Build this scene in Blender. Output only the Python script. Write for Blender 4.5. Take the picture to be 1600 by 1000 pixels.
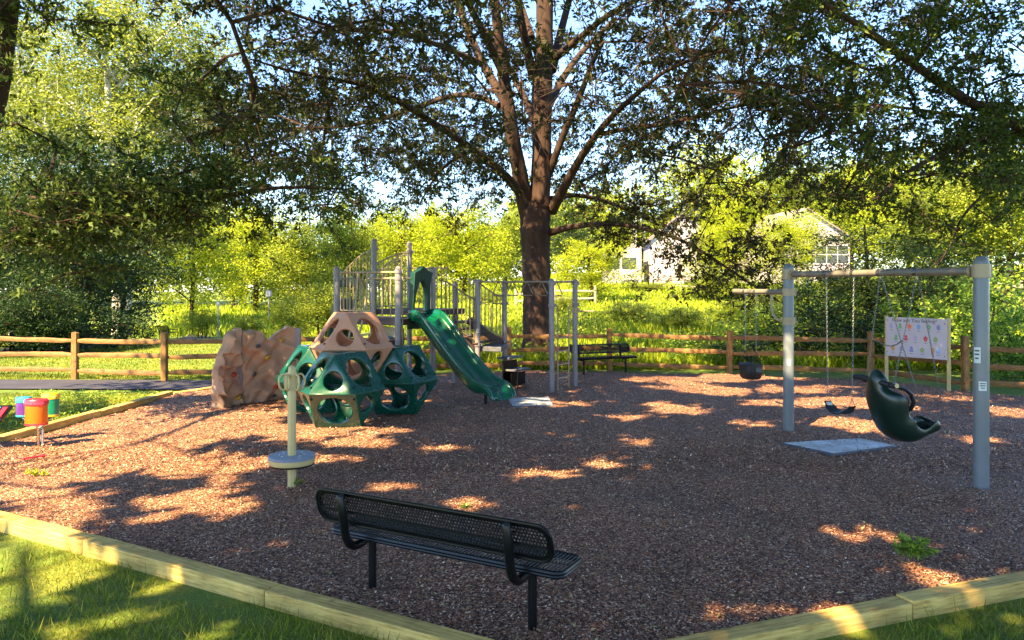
import bpy, math, random
import numpy as np
from mathutils import Vector, Matrix, Quaternion

# ---------------------------------------------------------------- camera, sky, sun, exposure
for o in list(bpy.data.objects): bpy.data.objects.remove(o)
SC = bpy.context.scene; C = SC.collection
R = math.radians
CAMZ, FPX, HOR = 2.2, 1200.0, 443.0          # eye height, focal length (px of a 1600 px wide frame), horizon row
cam_d = bpy.data.cameras.new('camera'); cam = bpy.data.objects.new('camera', cam_d); C.objects.link(cam)
cam.location = (0, 0, CAMZ); cam.rotation_euler = (R(90), 0, 0)
cam_d.sensor_width = 36; cam_d.lens = 36 * FPX / 1600; cam_d.shift_y = -57 / 1600
cam_d.clip_start = 0.05; cam_d.clip_end = 1500
SC.camera = cam
SUNV = Vector((-0.58, -0.75, 1.0)).normalized()
SUN_EL = math.asin(SUNV.z); SUN_AZ = math.atan2(SUNV.x, SUNV.y)
W = bpy.data.worlds.new('World'); SC.world = W; W.use_nodes = True
nt = W.node_tree; bg = nt.nodes['Background']
sky = nt.nodes.new('ShaderNodeTexSky'); sky.sky_type = 'NISHITA'; sky.sun_disc = False
sky.sun_elevation = SUN_EL; sky.sun_rotation = SUN_AZ; sky.air_density = 1.0; sky.dust_density = .15; sky.ozone_density = 5.0
nt.links.new(sky.outputs[0], bg.inputs[0]); bg.inputs[1].default_value = 0.09
sd = bpy.data.lights.new('sun', 'SUN'); sd.energy = 4.7; sd.angle = R(0.53); sd.color = (1.0, 0.765, 0.39)
so = bpy.data.objects.new('sun', sd); C.objects.link(so); so.rotation_euler = SUNV.to_track_quat('Z', 'Y').to_euler(); so.location = (-20, -25, 40)
SC.view_settings.view_transform = 'Standard'; SC.view_settings.look = 'None'
SC.view_settings.exposure = 2.7; SC.view_settings.gamma = 1.0
SC.render.engine = 'CYCLES'
cy = SC.cycles; cy.use_denoising = True; cy.max_bounces = 6; cy.diffuse_bounces = 3; cy.glossy_bounces = 2
cy.transmission_bounces = 3; cy.transparent_max_bounces = 6; cy.caustics_reflective = False; cy.caustics_refractive = False
cy.sample_clamp_indirect = 6

def GP(px, py, z=0.0):
    d = FPX * (CAMZ - z) / (py - HOR); return Vector(((px - 800) / FPX * d, d, z))
def AT(px, py, d):
    return Vector(((px - 800) / FPX * d, d, CAMZ - (py - HOR) * d / FPX))
def smooth01(t):
    t = np.clip(t, 0, 1); return t * t * (3 - 2 * t)

# ---------------------------------------------------------------- object helpers
def thing(name, label, cat, loc=(0, 0, 0), group=None):
    o = bpy.data.objects.new(name, None); C.objects.link(o); o.location = loc; o.empty_display_size = .2
    o['label'] = label; o['category'] = cat
    if group: o['group'] = group
    return o
def tag(o, label=None, cat=None, group=None, kind=None):
    for k, v in (('label', label), ('category', cat), ('group', group), ('kind', kind)):
        if v: o[k] = v
    return o
def copy_tree(o, parent=None):
    c = o.copy(); C.objects.link(c)
    if parent: c.parent = parent
    for ch in list(o.children): copy_tree(ch, c)
    return c

class MB:
    def __init__(s): s.v = []; s.f = []
    def add(s, vs, fs):
        b = len(s.v); s.v += [tuple(p) for p in vs]; s.f += [tuple(i + b for i in f) for f in fs]
    def box(s, c, size, rot=None):
        hx, hy, hz = size[0] / 2, size[1] / 2, size[2] / 2; c = Vector(c)
        vs = [Vector((x, y, z)) for x in (-hx, hx) for y in (-hy, hy) for z in (-hz, hz)]
        if rot is not None: vs = [rot @ p for p in vs]
        s.add([p + c for p in vs], [(0, 1, 3, 2), (4, 6, 7, 5), (0, 4, 5, 1), (2, 3, 7, 6), (0, 2, 6, 4), (1, 5, 7, 3)])
    def beam(s, a, b, w, h, up=(0, 0, 1)):
        a, b = Vector(a), Vector(b); d = (b - a); L = d.length; d.normalize()
        sd_ = d.cross(Vector(up)).normalized(); u = sd_.cross(d)
        s.box((a + b) / 2, (L, w, h), Matrix((d, sd_, u)).transposed())
    def tube(s, pts, r, n=10, cap=True, closed=False):
        P = [Vector(p) for p in pts]; m = len(P)
        rr = r if isinstance(r, (list, tuple)) else [r] * m
        T = []
        for i in range(m):
            if closed: t = P[(i + 1) % m] - P[i - 1]
            else: t = P[min(i + 1, m - 1)] - P[max(i - 1, 0)]
            T.append(t.normalized())
        a = Vector((0, 0, 1)) if abs(T[0].z) < .9 else Vector((1, 0, 0))
        N = (a - T[0] * a.dot(T[0])).normalized(); vs = []
        for i in range(m):
            N = (N - T[i] * N.dot(T[i])).normalized(); B = T[i].cross(N)
            for k in range(n):
                an = 2 * math.pi * k / n
                vs.append(P[i] + (N * math.cos(an) + B * math.sin(an)) * rr[i])
        fs = []
        for i in range(m if closed else m - 1):
            j = (i + 1) % m
            for k in range(n): fs.append((i * n + k, i * n + (k + 1) % n, j * n + (k + 1) % n, j * n + k))
        if cap and not closed:
            fs.append(tuple(range(n - 1, -1, -1))); fs.append(tuple((m - 1) * n + k for k in range(n)))
        s.add(vs, fs)
    def lathe(s, prof, c, n=20, sx=1, sy=1):
        c = Vector(c); vs = []; fs = []
        for (r, z) in prof:
            for k in range(n):
                a = 2 * math.pi * k / n; vs.append(c + Vector((r * math.cos(a) * sx, r * math.sin(a) * sy, z)))
        m = len(prof)
        for i in range(m - 1):
            for k in range(n): fs.append((i * n + k, i * n + (k + 1) % n, (i + 1) * n + (k + 1) % n, (i + 1) * n + k))
        fs.append(tuple(range(n - 1, -1, -1))); fs.append(tuple((m - 1) * n + k for k in range(n)))
        s.add(vs, fs)
    def loft(s, rings, cap=True):
        n = len(rings[0]); vs = [p for r_ in rings for p in r_]; fs = []
        for i in range(len(rings) - 1):
            for k in range(n): fs.append((i * n + k, i * n + (k + 1) % n, (i + 1) * n + (k + 1) % n, (i + 1) * n + k))
        if cap:
            fs.append(tuple(range(n - 1, -1, -1))); fs.append(tuple((len(rings) - 1) * n + k for k in range(n)))
        s.add(vs, fs)
    def prism(s, poly, ax, ay, az, o, t):
        """polygon in the plane (ax, ay) at o, extruded by t along az"""
        o = Vector(o); n = len(poly)
        vs = [o + ax * p[0] + ay * p[1] for p in poly] + [o + ax * p[0] + ay * p[1] + az * t for p in poly]
        fs = [tuple(range(n - 1, -1, -1)), tuple(range(n, 2 * n))] + [(i, (i + 1) % n, n + (i + 1) % n, n + i) for i in range(n)]
        s.add(vs, fs)
    def build(s, name, mat, parent=None, org=(0, 0, 0), bevel=0, angle=40, weld=False):
        me = bpy.data.meshes.new(name)
        ox, oy, oz = org
        me.from_pydata([(x - ox, y - oy, z - oz) for x, y, z in s.v], [], s.f); me.update()
        if weld:
            import bmesh
            b = bmesh.new(); b.from_mesh(me); bmesh.ops.remove_doubles(b, verts=b.verts, dist=.0005)
            bmesh.ops.recalc_face_normals(b, faces=b.faces); b.to_mesh(me); b.free()
        me.materials.append(mat)
        me.shade_smooth(); me.set_sharp_from_angle(angle=R(angle))
        o = bpy.data.objects.new(name, me); C.objects.link(o)
        if parent is not None: o.parent = parent
        if bevel:
            m = o.modifiers.new('bevel', 'BEVEL'); m.width = bevel; m.segments = 2; m.limit_method = 'ANGLE'; m.angle_limit = R(40)
        return o

def np_mesh(name, V, F, mat, parent=None, smooth=False):
    """V (n,3) float, F (m,k) int"""
    me = bpy.data.meshes.new(name); n, (m, k) = len(V), F.shape
    me.vertices.add(n); me.vertices.foreach_set('co', np.ascontiguousarray(V, dtype=np.float32).ravel())
    me.loops.add(m * k); me.loops.foreach_set('vertex_index', F.astype(np.int32).ravel())
    me.polygons.add(m); me.polygons.foreach_set('loop_start', np.arange(0, m * k, k, dtype=np.int32))
    me.update(calc_edges=True)
    me.polygons.foreach_set('use_smooth', np.full(m, smooth)); me.materials.append(mat)
    o = bpy.data.objects.new(name, me); C.objects.link(o)
    if parent is not None: o.parent = parent
    return o

def unit(v): return v / (np.linalg.norm(v, axis=1, keepdims=True) + 1e-9)
def leaf_quads(P, l, w, rng, upbias=.6, droop=.3, U=None, sunb=0):
    n = len(P)
    if U is None:
        U = rng.normal(size=(n, 3)); U[:, 2] = U[:, 2] * .6 - droop
    U = unit(U)
    N = rng.normal(size=(n, 3)); N[:, 2] = np.abs(N[:, 2]) + upbias
    if sunb: N = N + np.array(SUNV) * sunb
    V = unit(np.cross(N, U)); Nn = np.cross(U, V)
    l = (l * rng.uniform(.6, 1.25, n))[:, None]; w = (w * rng.uniform(.7, 1.2, n))[:, None]
    a = P; b = P + U * l * .45 + V * w * .5 + Nn * w * .12; c = P + U * l; d = P + U * l * .45 - V * w * .5 + Nn * w * .12
    VV = np.stack([a, b, c, d], 1).reshape(-1, 3); FF = np.arange(n * 4).reshape(-1, 4)
    return VV, FF

# ---------------------------------------------------------------- materials
def nodes(name):
    m = bpy.data.materials.new(name); m.use_nodes = True; t = m.node_tree; return m, t, t.nodes['Principled BSDF'], t.nodes['Material Output']
def ramp(t, stops, fac):
    r = t.nodes.new('ShaderNodeValToRGB'); e = r.color_ramp.elements
    e[0].position, e[0].color = stops[0][0], (*stops[0][1], 1); e[1].position, e[1].color = stops[-1][0], (*stops[-1][1], 1)
    for p, c in stops[1:-1]: k = e.new(p); k.color = (*c, 1)
    t.links.new(fac, r.inputs[0]); return r
def tex_noise(t, scale, detail=4, rough=.6, stretch=None, coord='Object'):
    tc = t.nodes.new('ShaderNodeTexCoord'); n = t.nodes.new('ShaderNodeTexNoise')
    n.inputs['Scale'].default_value = scale; n.inputs['Detail'].default_value = detail; n.inputs['Roughness'].default_value = rough
    if stretch:
        mp = t.nodes.new('ShaderNodeMapping'); mp.inputs['Scale'].default_value = stretch
        t.links.new(tc.outputs[coord], mp.inputs[0]); t.links.new(mp.outputs[0], n.inputs['Vector'])
    else: t.links.new(tc.outputs[coord], n.inputs['Vector'])
    return n
def bump(t, b, h, strength=.3, dist=.01):
    k = t.nodes.new('ShaderNodeBump'); k.inputs['Strength'].default_value = strength; k.inputs['Distance'].default_value = dist
    t.links.new(h, k.inputs['Height']); t.links.new(k.outputs[0], b.inputs['Normal'])
def plain(name, c, rough=.5, metal=0, var=.15, scale=9, bstr=0, bscale=60, coat=0, spec=.5):
    m, t, b, o = nodes(name)
    n = tex_noise(t, scale); c = np.array(c)
    r = ramp(t, [(.3, tuple(c * (1 - var))), (.7, tuple(np.minimum(c * (1 + var), 1)))], n.outputs[0])
    t.links.new(r.outputs[0], b.inputs['Base Color'])
    b.inputs['Roughness'].default_value = rough; b.inputs['Metallic'].default_value = metal
    b.inputs['Specular IOR Level'].default_value = spec
    if coat: b.inputs['Coat Weight'].default_value = coat; b.inputs['Coat Roughness'].default_value = .15
    rn = tex_noise(t, scale * 5, 6); rr = t.nodes.new('ShaderNodeMapRange'); rr.inputs[3].default_value = max(rough - .1, .03); rr.inputs[4].default_value = min(rough + .15, 1)
    t.links.new(rn.outputs[0], rr.inputs[0]); t.links.new(rr.outputs[0], b.inputs['Roughness'])
    if bstr: bump(t, b, tex_noise(t, bscale, 5).outputs[0], bstr, .004)
    return m
def leafmat(name, cols, trans=.35, clump=.5):
    m, t, b, o = nodes(name)
    g = t.nodes.new('ShaderNodeNewGeometry'); r = ramp(t, [(i / (len(cols) - 1), c) for i, c in enumerate(cols)], g.outputs['Random Per Island'])
    n = tex_noise(t, clump, 2); r2 = ramp(t, [(.35, (.78, .8, .75)), (.65, (1.2, 1.15, 1.1))], n.outputs[0])
    mx = t.nodes.new('ShaderNodeMix'); mx.data_type = 'RGBA'; mx.blend_type = 'MULTIPLY'; mx.inputs[0].default_value = 1
    t.links.new(r.outputs[0], mx.inputs[6]); t.links.new(r2.outputs[0], mx.inputs[7])
    t.links.new(mx.outputs[2], b.inputs['Base Color']); b.inputs['Roughness'].default_value = .55; b.inputs['Specular IOR Level'].default_value = .35
    tr = t.nodes.new('ShaderNodeBsdfTranslucent'); ms = t.nodes.new('ShaderNodeMixShader'); ms.inputs[0].default_value = trans
    t.links.new(mx.outputs[2], tr.inputs[0]); t.links.new(b.outputs[0], ms.inputs[1]); t.links.new(tr.outputs[0], ms.inputs[2]); t.links.new(ms.outputs[0], o.inputs[0])
    return m
def woodmat(name, c1, c2, c3, stretch, grain=14):
    m, t, b, o = nodes(name)
    n = tex_noise(t, grain, 6, .65, stretch); r = ramp(t, [(.25, c1), (.5, c2), (.75, c3)], n.outputs[0])
    n2 = tex_noise(t, 2.2, 3); r2 = ramp(t, [(.35, (.7, .68, .66)), (.62, (1.1, 1.1, 1.1))], n2.outputs[0])
    mx = t.nodes.new('ShaderNodeMix'); mx.data_type = 'RGBA'; mx.blend_type = 'MULTIPLY'; mx.inputs[0].default_value = 1
    t.links.new(r.outputs[0], mx.inputs[6]); t.links.new(r2.outputs[0], mx.inputs[7])
    # knots
    tc = t.nodes.new('ShaderNodeTexCoord'); vo = t.nodes.new('ShaderNodeTexVoronoi'); vo.inputs['Scale'].default_value = 3.1
    t.links.new(tc.outputs['Object'], vo.inputs['Vector']); r3 = ramp(t, [(.05, (.25, .15, .1)), (.11, (1, 1, 1))], vo.outputs['Distance'])
    m2 = t.nodes.new('ShaderNodeMix'); m2.data_type = 'RGBA'; m2.blend_type = 'MULTIPLY'; m2.inputs[0].default_value = .8
    cs = tuple(10 if q > 2 else .5 for q in stretch); n3 = tex_noise(t, 5, 3, .5, cs); r4 = ramp(t, [(.485, (1, 1, 1)), (.5, (.35, .26, .2)), (.515, (1, 1, 1))], n3.outputs[0]); n4 = tex_noise(t, 3, 2); r5 = ramp(t, [(.5, (0, 0, 0)), (.6, (.8, .8, .8))], n4.outputs[0])
    m3 = t.nodes.new('ShaderNodeMix'); m3.data_type = 'RGBA'; m3.blend_type = 'MULTIPLY'; t.links.new(r5.outputs[0], m3.inputs[0])
    t.links.new(mx.outputs[2], m2.inputs[6]); t.links.new(r3.outputs[0], m2.inputs[7])
    t.links.new(m2.outputs[2], m3.inputs[6]); t.links.new(r4.outputs[0], m3.inputs[7]); t.links.new(m3.outputs[2], b.inputs['Base Color']); b.inputs['Roughness'].default_value = .75
    bump(t, b, n.outputs[0], .35, .006); return m
def barkmat(name, c1, c2, scale=7):
    m, t, b, o = nodes(name)
    n = tex_noise(t, scale, 7, .7, (1, 1, .16)); r = ramp(t, [(.32, c1), (.62, c2)], n.outputs[0])
    t.links.new(r.outputs[0], b.inputs['Base Color']); b.inputs['Roughness'].default_value = .9
    bump(t, b, n.outputs[0], .9, .05); return m

M = {}
M['post'] = plain('post_grey', (.19, .165, .175), .42, var=.14, scale=3, coat=.15)
M['swing_post'] = plain('swing_post_grey', (.13, .145, .16), .4, var=.12, scale=2.5, coat=.2)
M['tan_metal'] = plain('tan_metal', (.33, .25, .15), .4, var=.12, scale=4)
M['beam_metal'] = plain('beam_metal', (.17, .145, .115), .38, var=.18, scale=4)
M['taupe_metal'] = plain('taupe_metal', (.2, .15, .115), .4, var=.15)
M['cream'] = plain('cream_metal', (.50, .39, .17), .4, var=.08, scale=5)
M['brown'] = plain('brown_deck', (.06, .03, .025), .55, var=.2, bstr=.2)
M['panel_tan'] = plain('panel_tan', (.38, .31, .2), .5)
M['green'] = plain('green_plastic', (.0, .075, .038), .2, var=.05, scale=3, coat=.5)
M['dome_green'] = plain('dome_green', (.001, .06, .04), .24, var=.1, scale=2, coat=.4)
M['seat_green'] = plain('seat_green', (.001, .015, .009), .3, var=.2, scale=6, coat=.2)
M['dome_tan'] = plain('dome_tan', (.45, .22, .13), .42, var=.14, scale=2)
M['rock_tan'] = plain('rock_tan', (.45, .255, .15), .6, var=.2, scale=3.5, bstr=.6, bscale=45)
M['hood'] = plain('hood_green', (.004, .04, .03), .45, var=.2)
M['black'] = plain('black_coating', (.004, .004, .005), .34, var=.3, coat=.15, spec=.22)
M['rubber'] = plain('black_rubber', (.009, .009, .011), .5, bstr=.15)
M['chrome'] = plain('chrome', (.6, .58, .55), .2, metal=1, var=.05)
M['chain'] = plain('chain_steel', (.2, .2, .2), .35, metal=.9)
M['red'] = plain('red_plastic', (.6, .02, .05), .3, var=.1, coat=.3)
M['orange'] = plain('orange_plastic', (.7, .12, .005), .3, var=.08, coat=.3)
M['purple'] = plain('purple_plastic', (.11, .03, .27), .3, var=.1, coat=.3)
M['blue'] = plain('blue_plastic', (.03, .3, .55), .3, var=.1, coat=.3)
M['drum_green'] = plain('drum_green', (.0, .22, .12), .3, var=.1, coat=.3)
M['yellow'] = plain('yellow_plastic', (.75, .46, .02), .3, var=.1, coat=.3)
M['hold_yellow'] = plain('hold_yellow', (.55, .27, .03), .5)
M['hold_red'] = plain('hold_red', (.5, .06, .02), .5)
M['hold_dark'] = plain('hold_dark', (.07, .07, .08), .5)
M['white'] = plain('white_label', (.6, .62, .6), .5, var=.05)
M['ink'] = plain('ink', (.05, .05, .07), .6)
M['sign'] = plain('sign_board', (.5, .46, .52), .4, var=.04)
M['mat'] = plain('wear_mat', (.36, .38, .42), .38, var=.55, scale=3.5, bstr=.5, bscale=14)
M['matdark'] = plain('mat_edge', (.09, .095, .12), .6)
M['fence'] = woodmat('fence_wood', (.10, .042, .012), (.25, .12, .032), (.36, .2, .07), (3, 3, .6), 9)
M['rail'] = woodmat('rail_wood', (.09, .038, .011), (.23, .11, .03), (.34, .19, .065), (.5, 2.5, 5), 9)
M['timber'] = woodmat('timber_wood', (.26, .145, .03), (.60, .40, .105), (.74, .52, .18), (.5, 6, 6), 8)
M['bark'] = barkmat('bark', (.010, .005, .004), (.06, .027, .018), 6)
M['bark_dark'] = barkmat('bark_dark', (.010, .007, .006), (.045, .028, .02), 6)
M['bark_pale'] = barkmat('bark_pale', (.3, .27, .23), (.62, .58, .52), 4)
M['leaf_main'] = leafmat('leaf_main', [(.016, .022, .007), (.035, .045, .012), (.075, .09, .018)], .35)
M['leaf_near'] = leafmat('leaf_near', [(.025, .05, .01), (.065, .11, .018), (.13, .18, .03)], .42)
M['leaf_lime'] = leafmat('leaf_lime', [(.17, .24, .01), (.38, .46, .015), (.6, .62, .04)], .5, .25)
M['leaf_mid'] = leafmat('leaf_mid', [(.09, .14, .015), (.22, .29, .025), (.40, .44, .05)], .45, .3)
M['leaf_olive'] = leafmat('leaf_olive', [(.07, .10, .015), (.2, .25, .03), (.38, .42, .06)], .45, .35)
M['leaf_dark'] = leafmat('leaf_dark', [(.01, .03, .012), (.025, .06, .018), (.05, .1, .02)], .25, .3)  # dark greens carry the left wood's shade in the leaf colour
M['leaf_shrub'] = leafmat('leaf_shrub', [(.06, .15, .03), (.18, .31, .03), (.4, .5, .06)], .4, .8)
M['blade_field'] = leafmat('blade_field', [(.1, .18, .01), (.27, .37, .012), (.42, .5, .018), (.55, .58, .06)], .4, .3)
M['blade_lawn'] = leafmat('blade_lawn', [(.07, .12, .008), (.2, .26, .012), (.42, .38, .04)], .35, .7)
M['straw'] = leafmat('straw', [(.2, .14, .05), (.38, .29, .12), (.5, .42, .2)], .1, .7)
M['house_white'] = plain('house_siding', (.5, .44, .5), .6, var=.05)
M['house_pink'] = plain('house_siding_pinkish', (.46, .39, .43), .6, var=.05)
M['roof'] = plain('roof_shingle', (.2, .16, .17), .8, bstr=.4)
M['glass'] = plain('window_glass', (.03, .035, .04), .08, var=.2)
M['grey_wood'] = plain('weathered_wood', (.3, .25, .2), .8)
# rubber mulch chips
def mulch_sheet():
    m, t, b, o = nodes('mulch'); tc = t.nodes.new('ShaderNodeTexCoord')
    mp = t.nodes.new('ShaderNodeMapping'); t.links.new(tc.outputs['Object'], mp.inputs[0])
    nz = t.nodes.new('ShaderNodeTexNoise'); nz.inputs['Scale'].default_value = 30; t.links.new(mp.outputs[0], nz.inputs['Vector'])
    mxv = t.nodes.new('ShaderNodeMix'); mxv.data_type = 'VECTOR'; mxv.inputs[0].default_value = .035
    t.links.new(mp.outputs[0], mxv.inputs[4]); t.links.new(nz.outputs['Color'], mxv.inputs[5])
    v = t.nodes.new('ShaderNodeTexVoronoi'); v.inputs['Scale'].default_value = 82; v.inputs['Randomness'].default_value = 1
    t.links.new(mxv.outputs[1], v.inputs['Vector'])
    sp = t.nodes.new('ShaderNodeSeparateColor'); t.links.new(v.outputs['Color'], sp.inputs[0])
    r = ramp(t, [(0, (.016, .006, .006)), (.3, (.07, .027, .02)), (.52, (.22, .085, .045)), (.76, (.37, .152, .075)), (.9, (.5, .26, .145)), (1, (.78, .58, .44))], sp.outputs[0])
    big = tex_noise(t, .8, 4); rb = ramp(t, [(.35, (.8, .82, .86)), (.65, (1.15, 1.08, 1.0))], big.outputs[0])
    mx = t.nodes.new('ShaderNodeMix'); mx.data_type = 'RGBA'; mx.blend_type = 'MULTIPLY'; mx.inputs[0].default_value = 1
    t.links.new(r.outputs[0], mx.inputs[6]); t.links.new(rb.outputs[0], mx.inputs[7]); t.links.new(mx.outputs[2], b.inputs['Base Color'])
    b.inputs['Roughness'].default_value = .75
    bump(t, b, sp.outputs[1], .9, .012); return m
M['mulch'] = mulch_sheet()
M['chips'] = leafmat('chips', [(.016, .006, .006), (.06, .023, .018), (.2, .078, .045), (.34, .14, .072), (.5, .25, .145), (.78, .6, .46)], 0, 1.2)
def ground_mat():
    m, t, b, o = nodes('ground'); n = tex_noise(t, .55, 6, .65)
    r = ramp(t, [(.3, (.06, .10, .01)), (.5, (.12, .18, .016)), (.62, (.22, .22, .03)), (.75, (.24, .19, .06))], n.outputs[0])
    n2 = tex_noise(t, 40, 5, .7); r2 = ramp(t, [(.3, (.55, .6, .5)), (.7, (1.3, 1.3, 1.2))], n2.outputs[0])
    mx = t.nodes.new('ShaderNodeMix'); mx.data_type = 'RGBA'; mx.blend_type = 'MULTIPLY'; mx.inputs[0].default_value = 1
    t.links.new(r.outputs[0], mx.inputs[6]); t.links.new(r2.outputs[0], mx.inputs[7]); t.links.new(mx.outputs[2], b.inputs['Base Color'])
    b.inputs['Roughness'].default_value = .9; bump(t, b, n2.outputs[0], .6, .03); return m
M['ground'] = ground_mat()
def asphalt():
    m, t, b, o = nodes('asphalt'); n = tex_noise(t, 1.2, 5); r = ramp(t, [(.3, (.02, .019, .034)), (.7, (.042, .04, .065))], n.outputs[0])
    t.links.new(r.outputs[0], b.inputs['Base Color']); b.inputs['Roughness'].default_value = .85
    bump(t, b, tex_noise(t, 90, 4).outputs[0], .5, .006); return m
M['asphalt'] = asphalt()

# ---------------------------------------------------------------- ground, paths, mulch bed
def terrain(x, y):
    x = np.asarray(x, float); y = np.asarray(y, float)
    yy = np.maximum(y, 1.0); t = smooth01((y - 25) / 38)
    a = smooth01((x / yy + .27) / .36)
    low = -2.0 + .6 * smooth01((y - 62) / 45)
    high = 1.55 + 2.6 * smooth01((y - 75) / 60) + 1.2 * smooth01((x / yy - .35) / .3)
    tgt = low * (1 - a) + high * a
    side = .5 * smooth01((x - 12) / 12) * smooth01((y - 8) / 14)
    return -.07 + t * tgt + side * (1 - t) + .05 * np.sin(x * .7 + y * .31) * smooth01((y - 20) / 10)
xs = np.concatenate([np.linspace(-220, -40, 30), np.linspace(-38, 38, 100), np.linspace(40, 220, 30)])
ys = np.concatenate([np.linspace(-60, -2, 16), np.linspace(0, 80, 110), np.linspace(84, 330, 40)])
X, Y = np.meshgrid(xs, ys); Z = terrain(X, Y)
V = np.stack([X, Y, Z], -1).reshape(-1, 3); nx, ny = len(xs), len(ys)
ii, jj = np.meshgrid(np.arange(nx - 1), np.arange(ny - 1)); b0 = (jj * nx + ii).ravel()
F = np.stack([b0, b0 + 1, b0 + nx + 1, b0 + nx], 1)
tag(np_mesh('ground', V, F, M['ground'], smooth=True), kind='structure')

def ribbon(name, pts, w, mat, lift=.012):
    """path laid over the terrain: centre line pts, width w"""
    P = []
    for a, b in zip(pts[:-1], pts[1:]):
        n = max(2, int(math.dist(a, b) / .7))
        P += [(a[0] + (b[0] - a[0]) * k / n, a[1] + (b[1] - a[1]) * k / n) for k in range(n)]
    P.append(pts[-1]); P = np.array(P)
    for _ in range(6): P[1:-1] = (P[:-2] + P[1:-1] * 2 + P[2:]) / 4
    T = np.gradient(P, axis=0); T /= np.linalg.norm(T, axis=1, keepdims=True); N = np.stack([-T[:, 1], T[:, 0]], 1)
    K = 5; VV = []
    for k in range(K):
        q = P + N * w * (k / (K - 1) - .5); VV.append(np.stack([q[:, 0], q[:, 1], terrain(q[:, 0], q[:, 1]) + lift + .02], 1))
    VV = np.stack(VV, 1).reshape(-1, 3); n = len(P)
    F = np.array([(i * K + k, (i + 1) * K + k, (i + 1) * K + k + 1, i * K + k + 1) for i in range(n - 1) for k in range(K - 1)])
    o = np_mesh(name, VV, F, M['asphalt'] if mat is None else mat, smooth=True); tag(o, kind='structure'); return o
ribbon('path', [(-26, 16.5), (-16, 17.1), (-10, 17.15), (-7.5, 17.0), (-5.6, 16.95)], 1.55, None)
ribbon('far_path', [(-24, 18.0), (-18.5, 22.5), (-15.9, 27), (-15.5, 36), (-19, 44), (-23.4, 56), (-32, 80)], 1.7, None, .02)
ribbon('side_path', [(-10, 42), (-14, 46), (-19, 50), (-24, 58)], 2.4, None, .035)

MUL = [(.293, 4.436), (-4.86, 7.29), (-7.2, 8.59), (-7.05, 10.5), (-6.7, 15.2), (-6.25, 16.3), (-5.5, 17.5), (-2.73, 18.6), (-.08, 19.3), (2.51, 19.35), (5.33, 18.5), (8.45, 17.7), (9.4, 15.7), (10.6, 14.6), (14.5, 12.5), (12.5, 9.0), (3.85, 5.77)]
def inside(px, py, poly):
    px = np.asarray(px); py = np.asarray(py); r = np.zeros(px.shape, bool); n = len(poly)
    for i in range(n):
        x1, y1 = poly[i]; x2, y2 = poly[(i + 1) % n]
        c = ((y1 > py) != (y2 > py)) & (px < (x2 - x1) * (py - y1) / (y2 - y1 + 1e-12) + x1); r ^= c
    return r
def bumpz(x, y): return .02 * np.sin(x * 1.3 + 1) * np.sin(y * 1.1) + .012 * np.sin(x * 3.1 + y * 2.3) + .008 * np.sin(x * 9 + y * 4) * np.sin(y * 8 - x * 3) + .008
b = .12; gx = np.arange(-7.5, 14.8, b); gy = np.arange(4.2, 19.7, b); X, Y = np.meshgrid(gx, gy)
Z = bumpz(X, Y) - .02
V = np.stack([X, Y, Z], -1).reshape(-1, 3); nx, ny = len(gx), len(gy)
ii, jj = np.meshgrid(np.arange(nx - 1), np.arange(ny - 1)); b0 = (jj * nx + ii).ravel()
keep = inside((X[:-1, :-1] + b / 2).ravel(), (Y[:-1, :-1] + b / 2).ravel(), MUL)
tag(np_mesh('rubber_mulch_ground', V, np.stack([b0, b0 + 1, b0 + nx + 1, b0 + nx], 1)[keep], M['mulch'], smooth=True), kind='structure')
# loose chips on top of the bed, denser close to the eye
rng = np.random.default_rng(3)
def chips(n, y0, y1, l, w, seed):
    r = np.random.default_rng(seed); y = y0 + (y1 - y0) * r.random(n * 2) ** 1.15; x = (r.random(n * 2) * 2 - 1) * (y * .7 + .4)
    k = inside(x, y, MUL); x, y = x[k][:n], y[k][:n]
    P = np.stack([x, y, bumpz(x, y) - .014 + .006 * r.random(len(x))], 1)
    U = r.normal(size=(len(x), 3)); U[:, 2] *= .28
    return leaf_quads(P, l, w, r, 2.2, 0, U)
cv, cf = chips(90000, 4.4, 10.5, .026, .011, 1); cv2, cf2 = chips(50000, 9, 19, .04, .018, 2)
tag(np_mesh('rubber_mulch', np.vstack([cv, cv2]), np.vstack([cf, cf2 + len(cv)]), M['chips']), 'loose shredded rubber mulch covering the play area in brown and grey', 'mulch', kind='stuff')

# timber edging
def timbers(pts, top, h, w, seglen, rnd, parent, org):
    for a, b in zip(pts[:-1], pts[1:]):
        a = Vector((*a, 0)); b = Vector((*b, 0)); L = (b - a).length; n = max(1, round(L / seglen)); d = (b - a).normalized(); rot = math.atan2(d.y, d.x)
        for k in range(n):
            m = MB(); jz = rnd.uniform(-.008, .008); c = a + d * L * (k + .5) / n
            m.box((0, 0, 0), (L / n - .008, w, h))
            o = m.build('timber', M['timber'], parent, bevel=.008)
            o.location = (c.x - org[0] + rnd.uniform(-.004, .004), c.y - org[1], top - h / 2 + jz); o.rotation_euler = (0, rnd.uniform(-.004, .004), rot + rnd.uniform(-.004, .004))
rnd = random.Random(5)
def off(p, q, w):  # shift a segment outwards (to its right-hand side) by w
    d = Vector((q[0] - p[0], q[1] - p[1])).normalized(); n = Vector((d.y, -d.x)) * w; return (p[0] + n.x, p[1] + n.y), (q[0] + n.x, q[1] + n.y)
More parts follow.
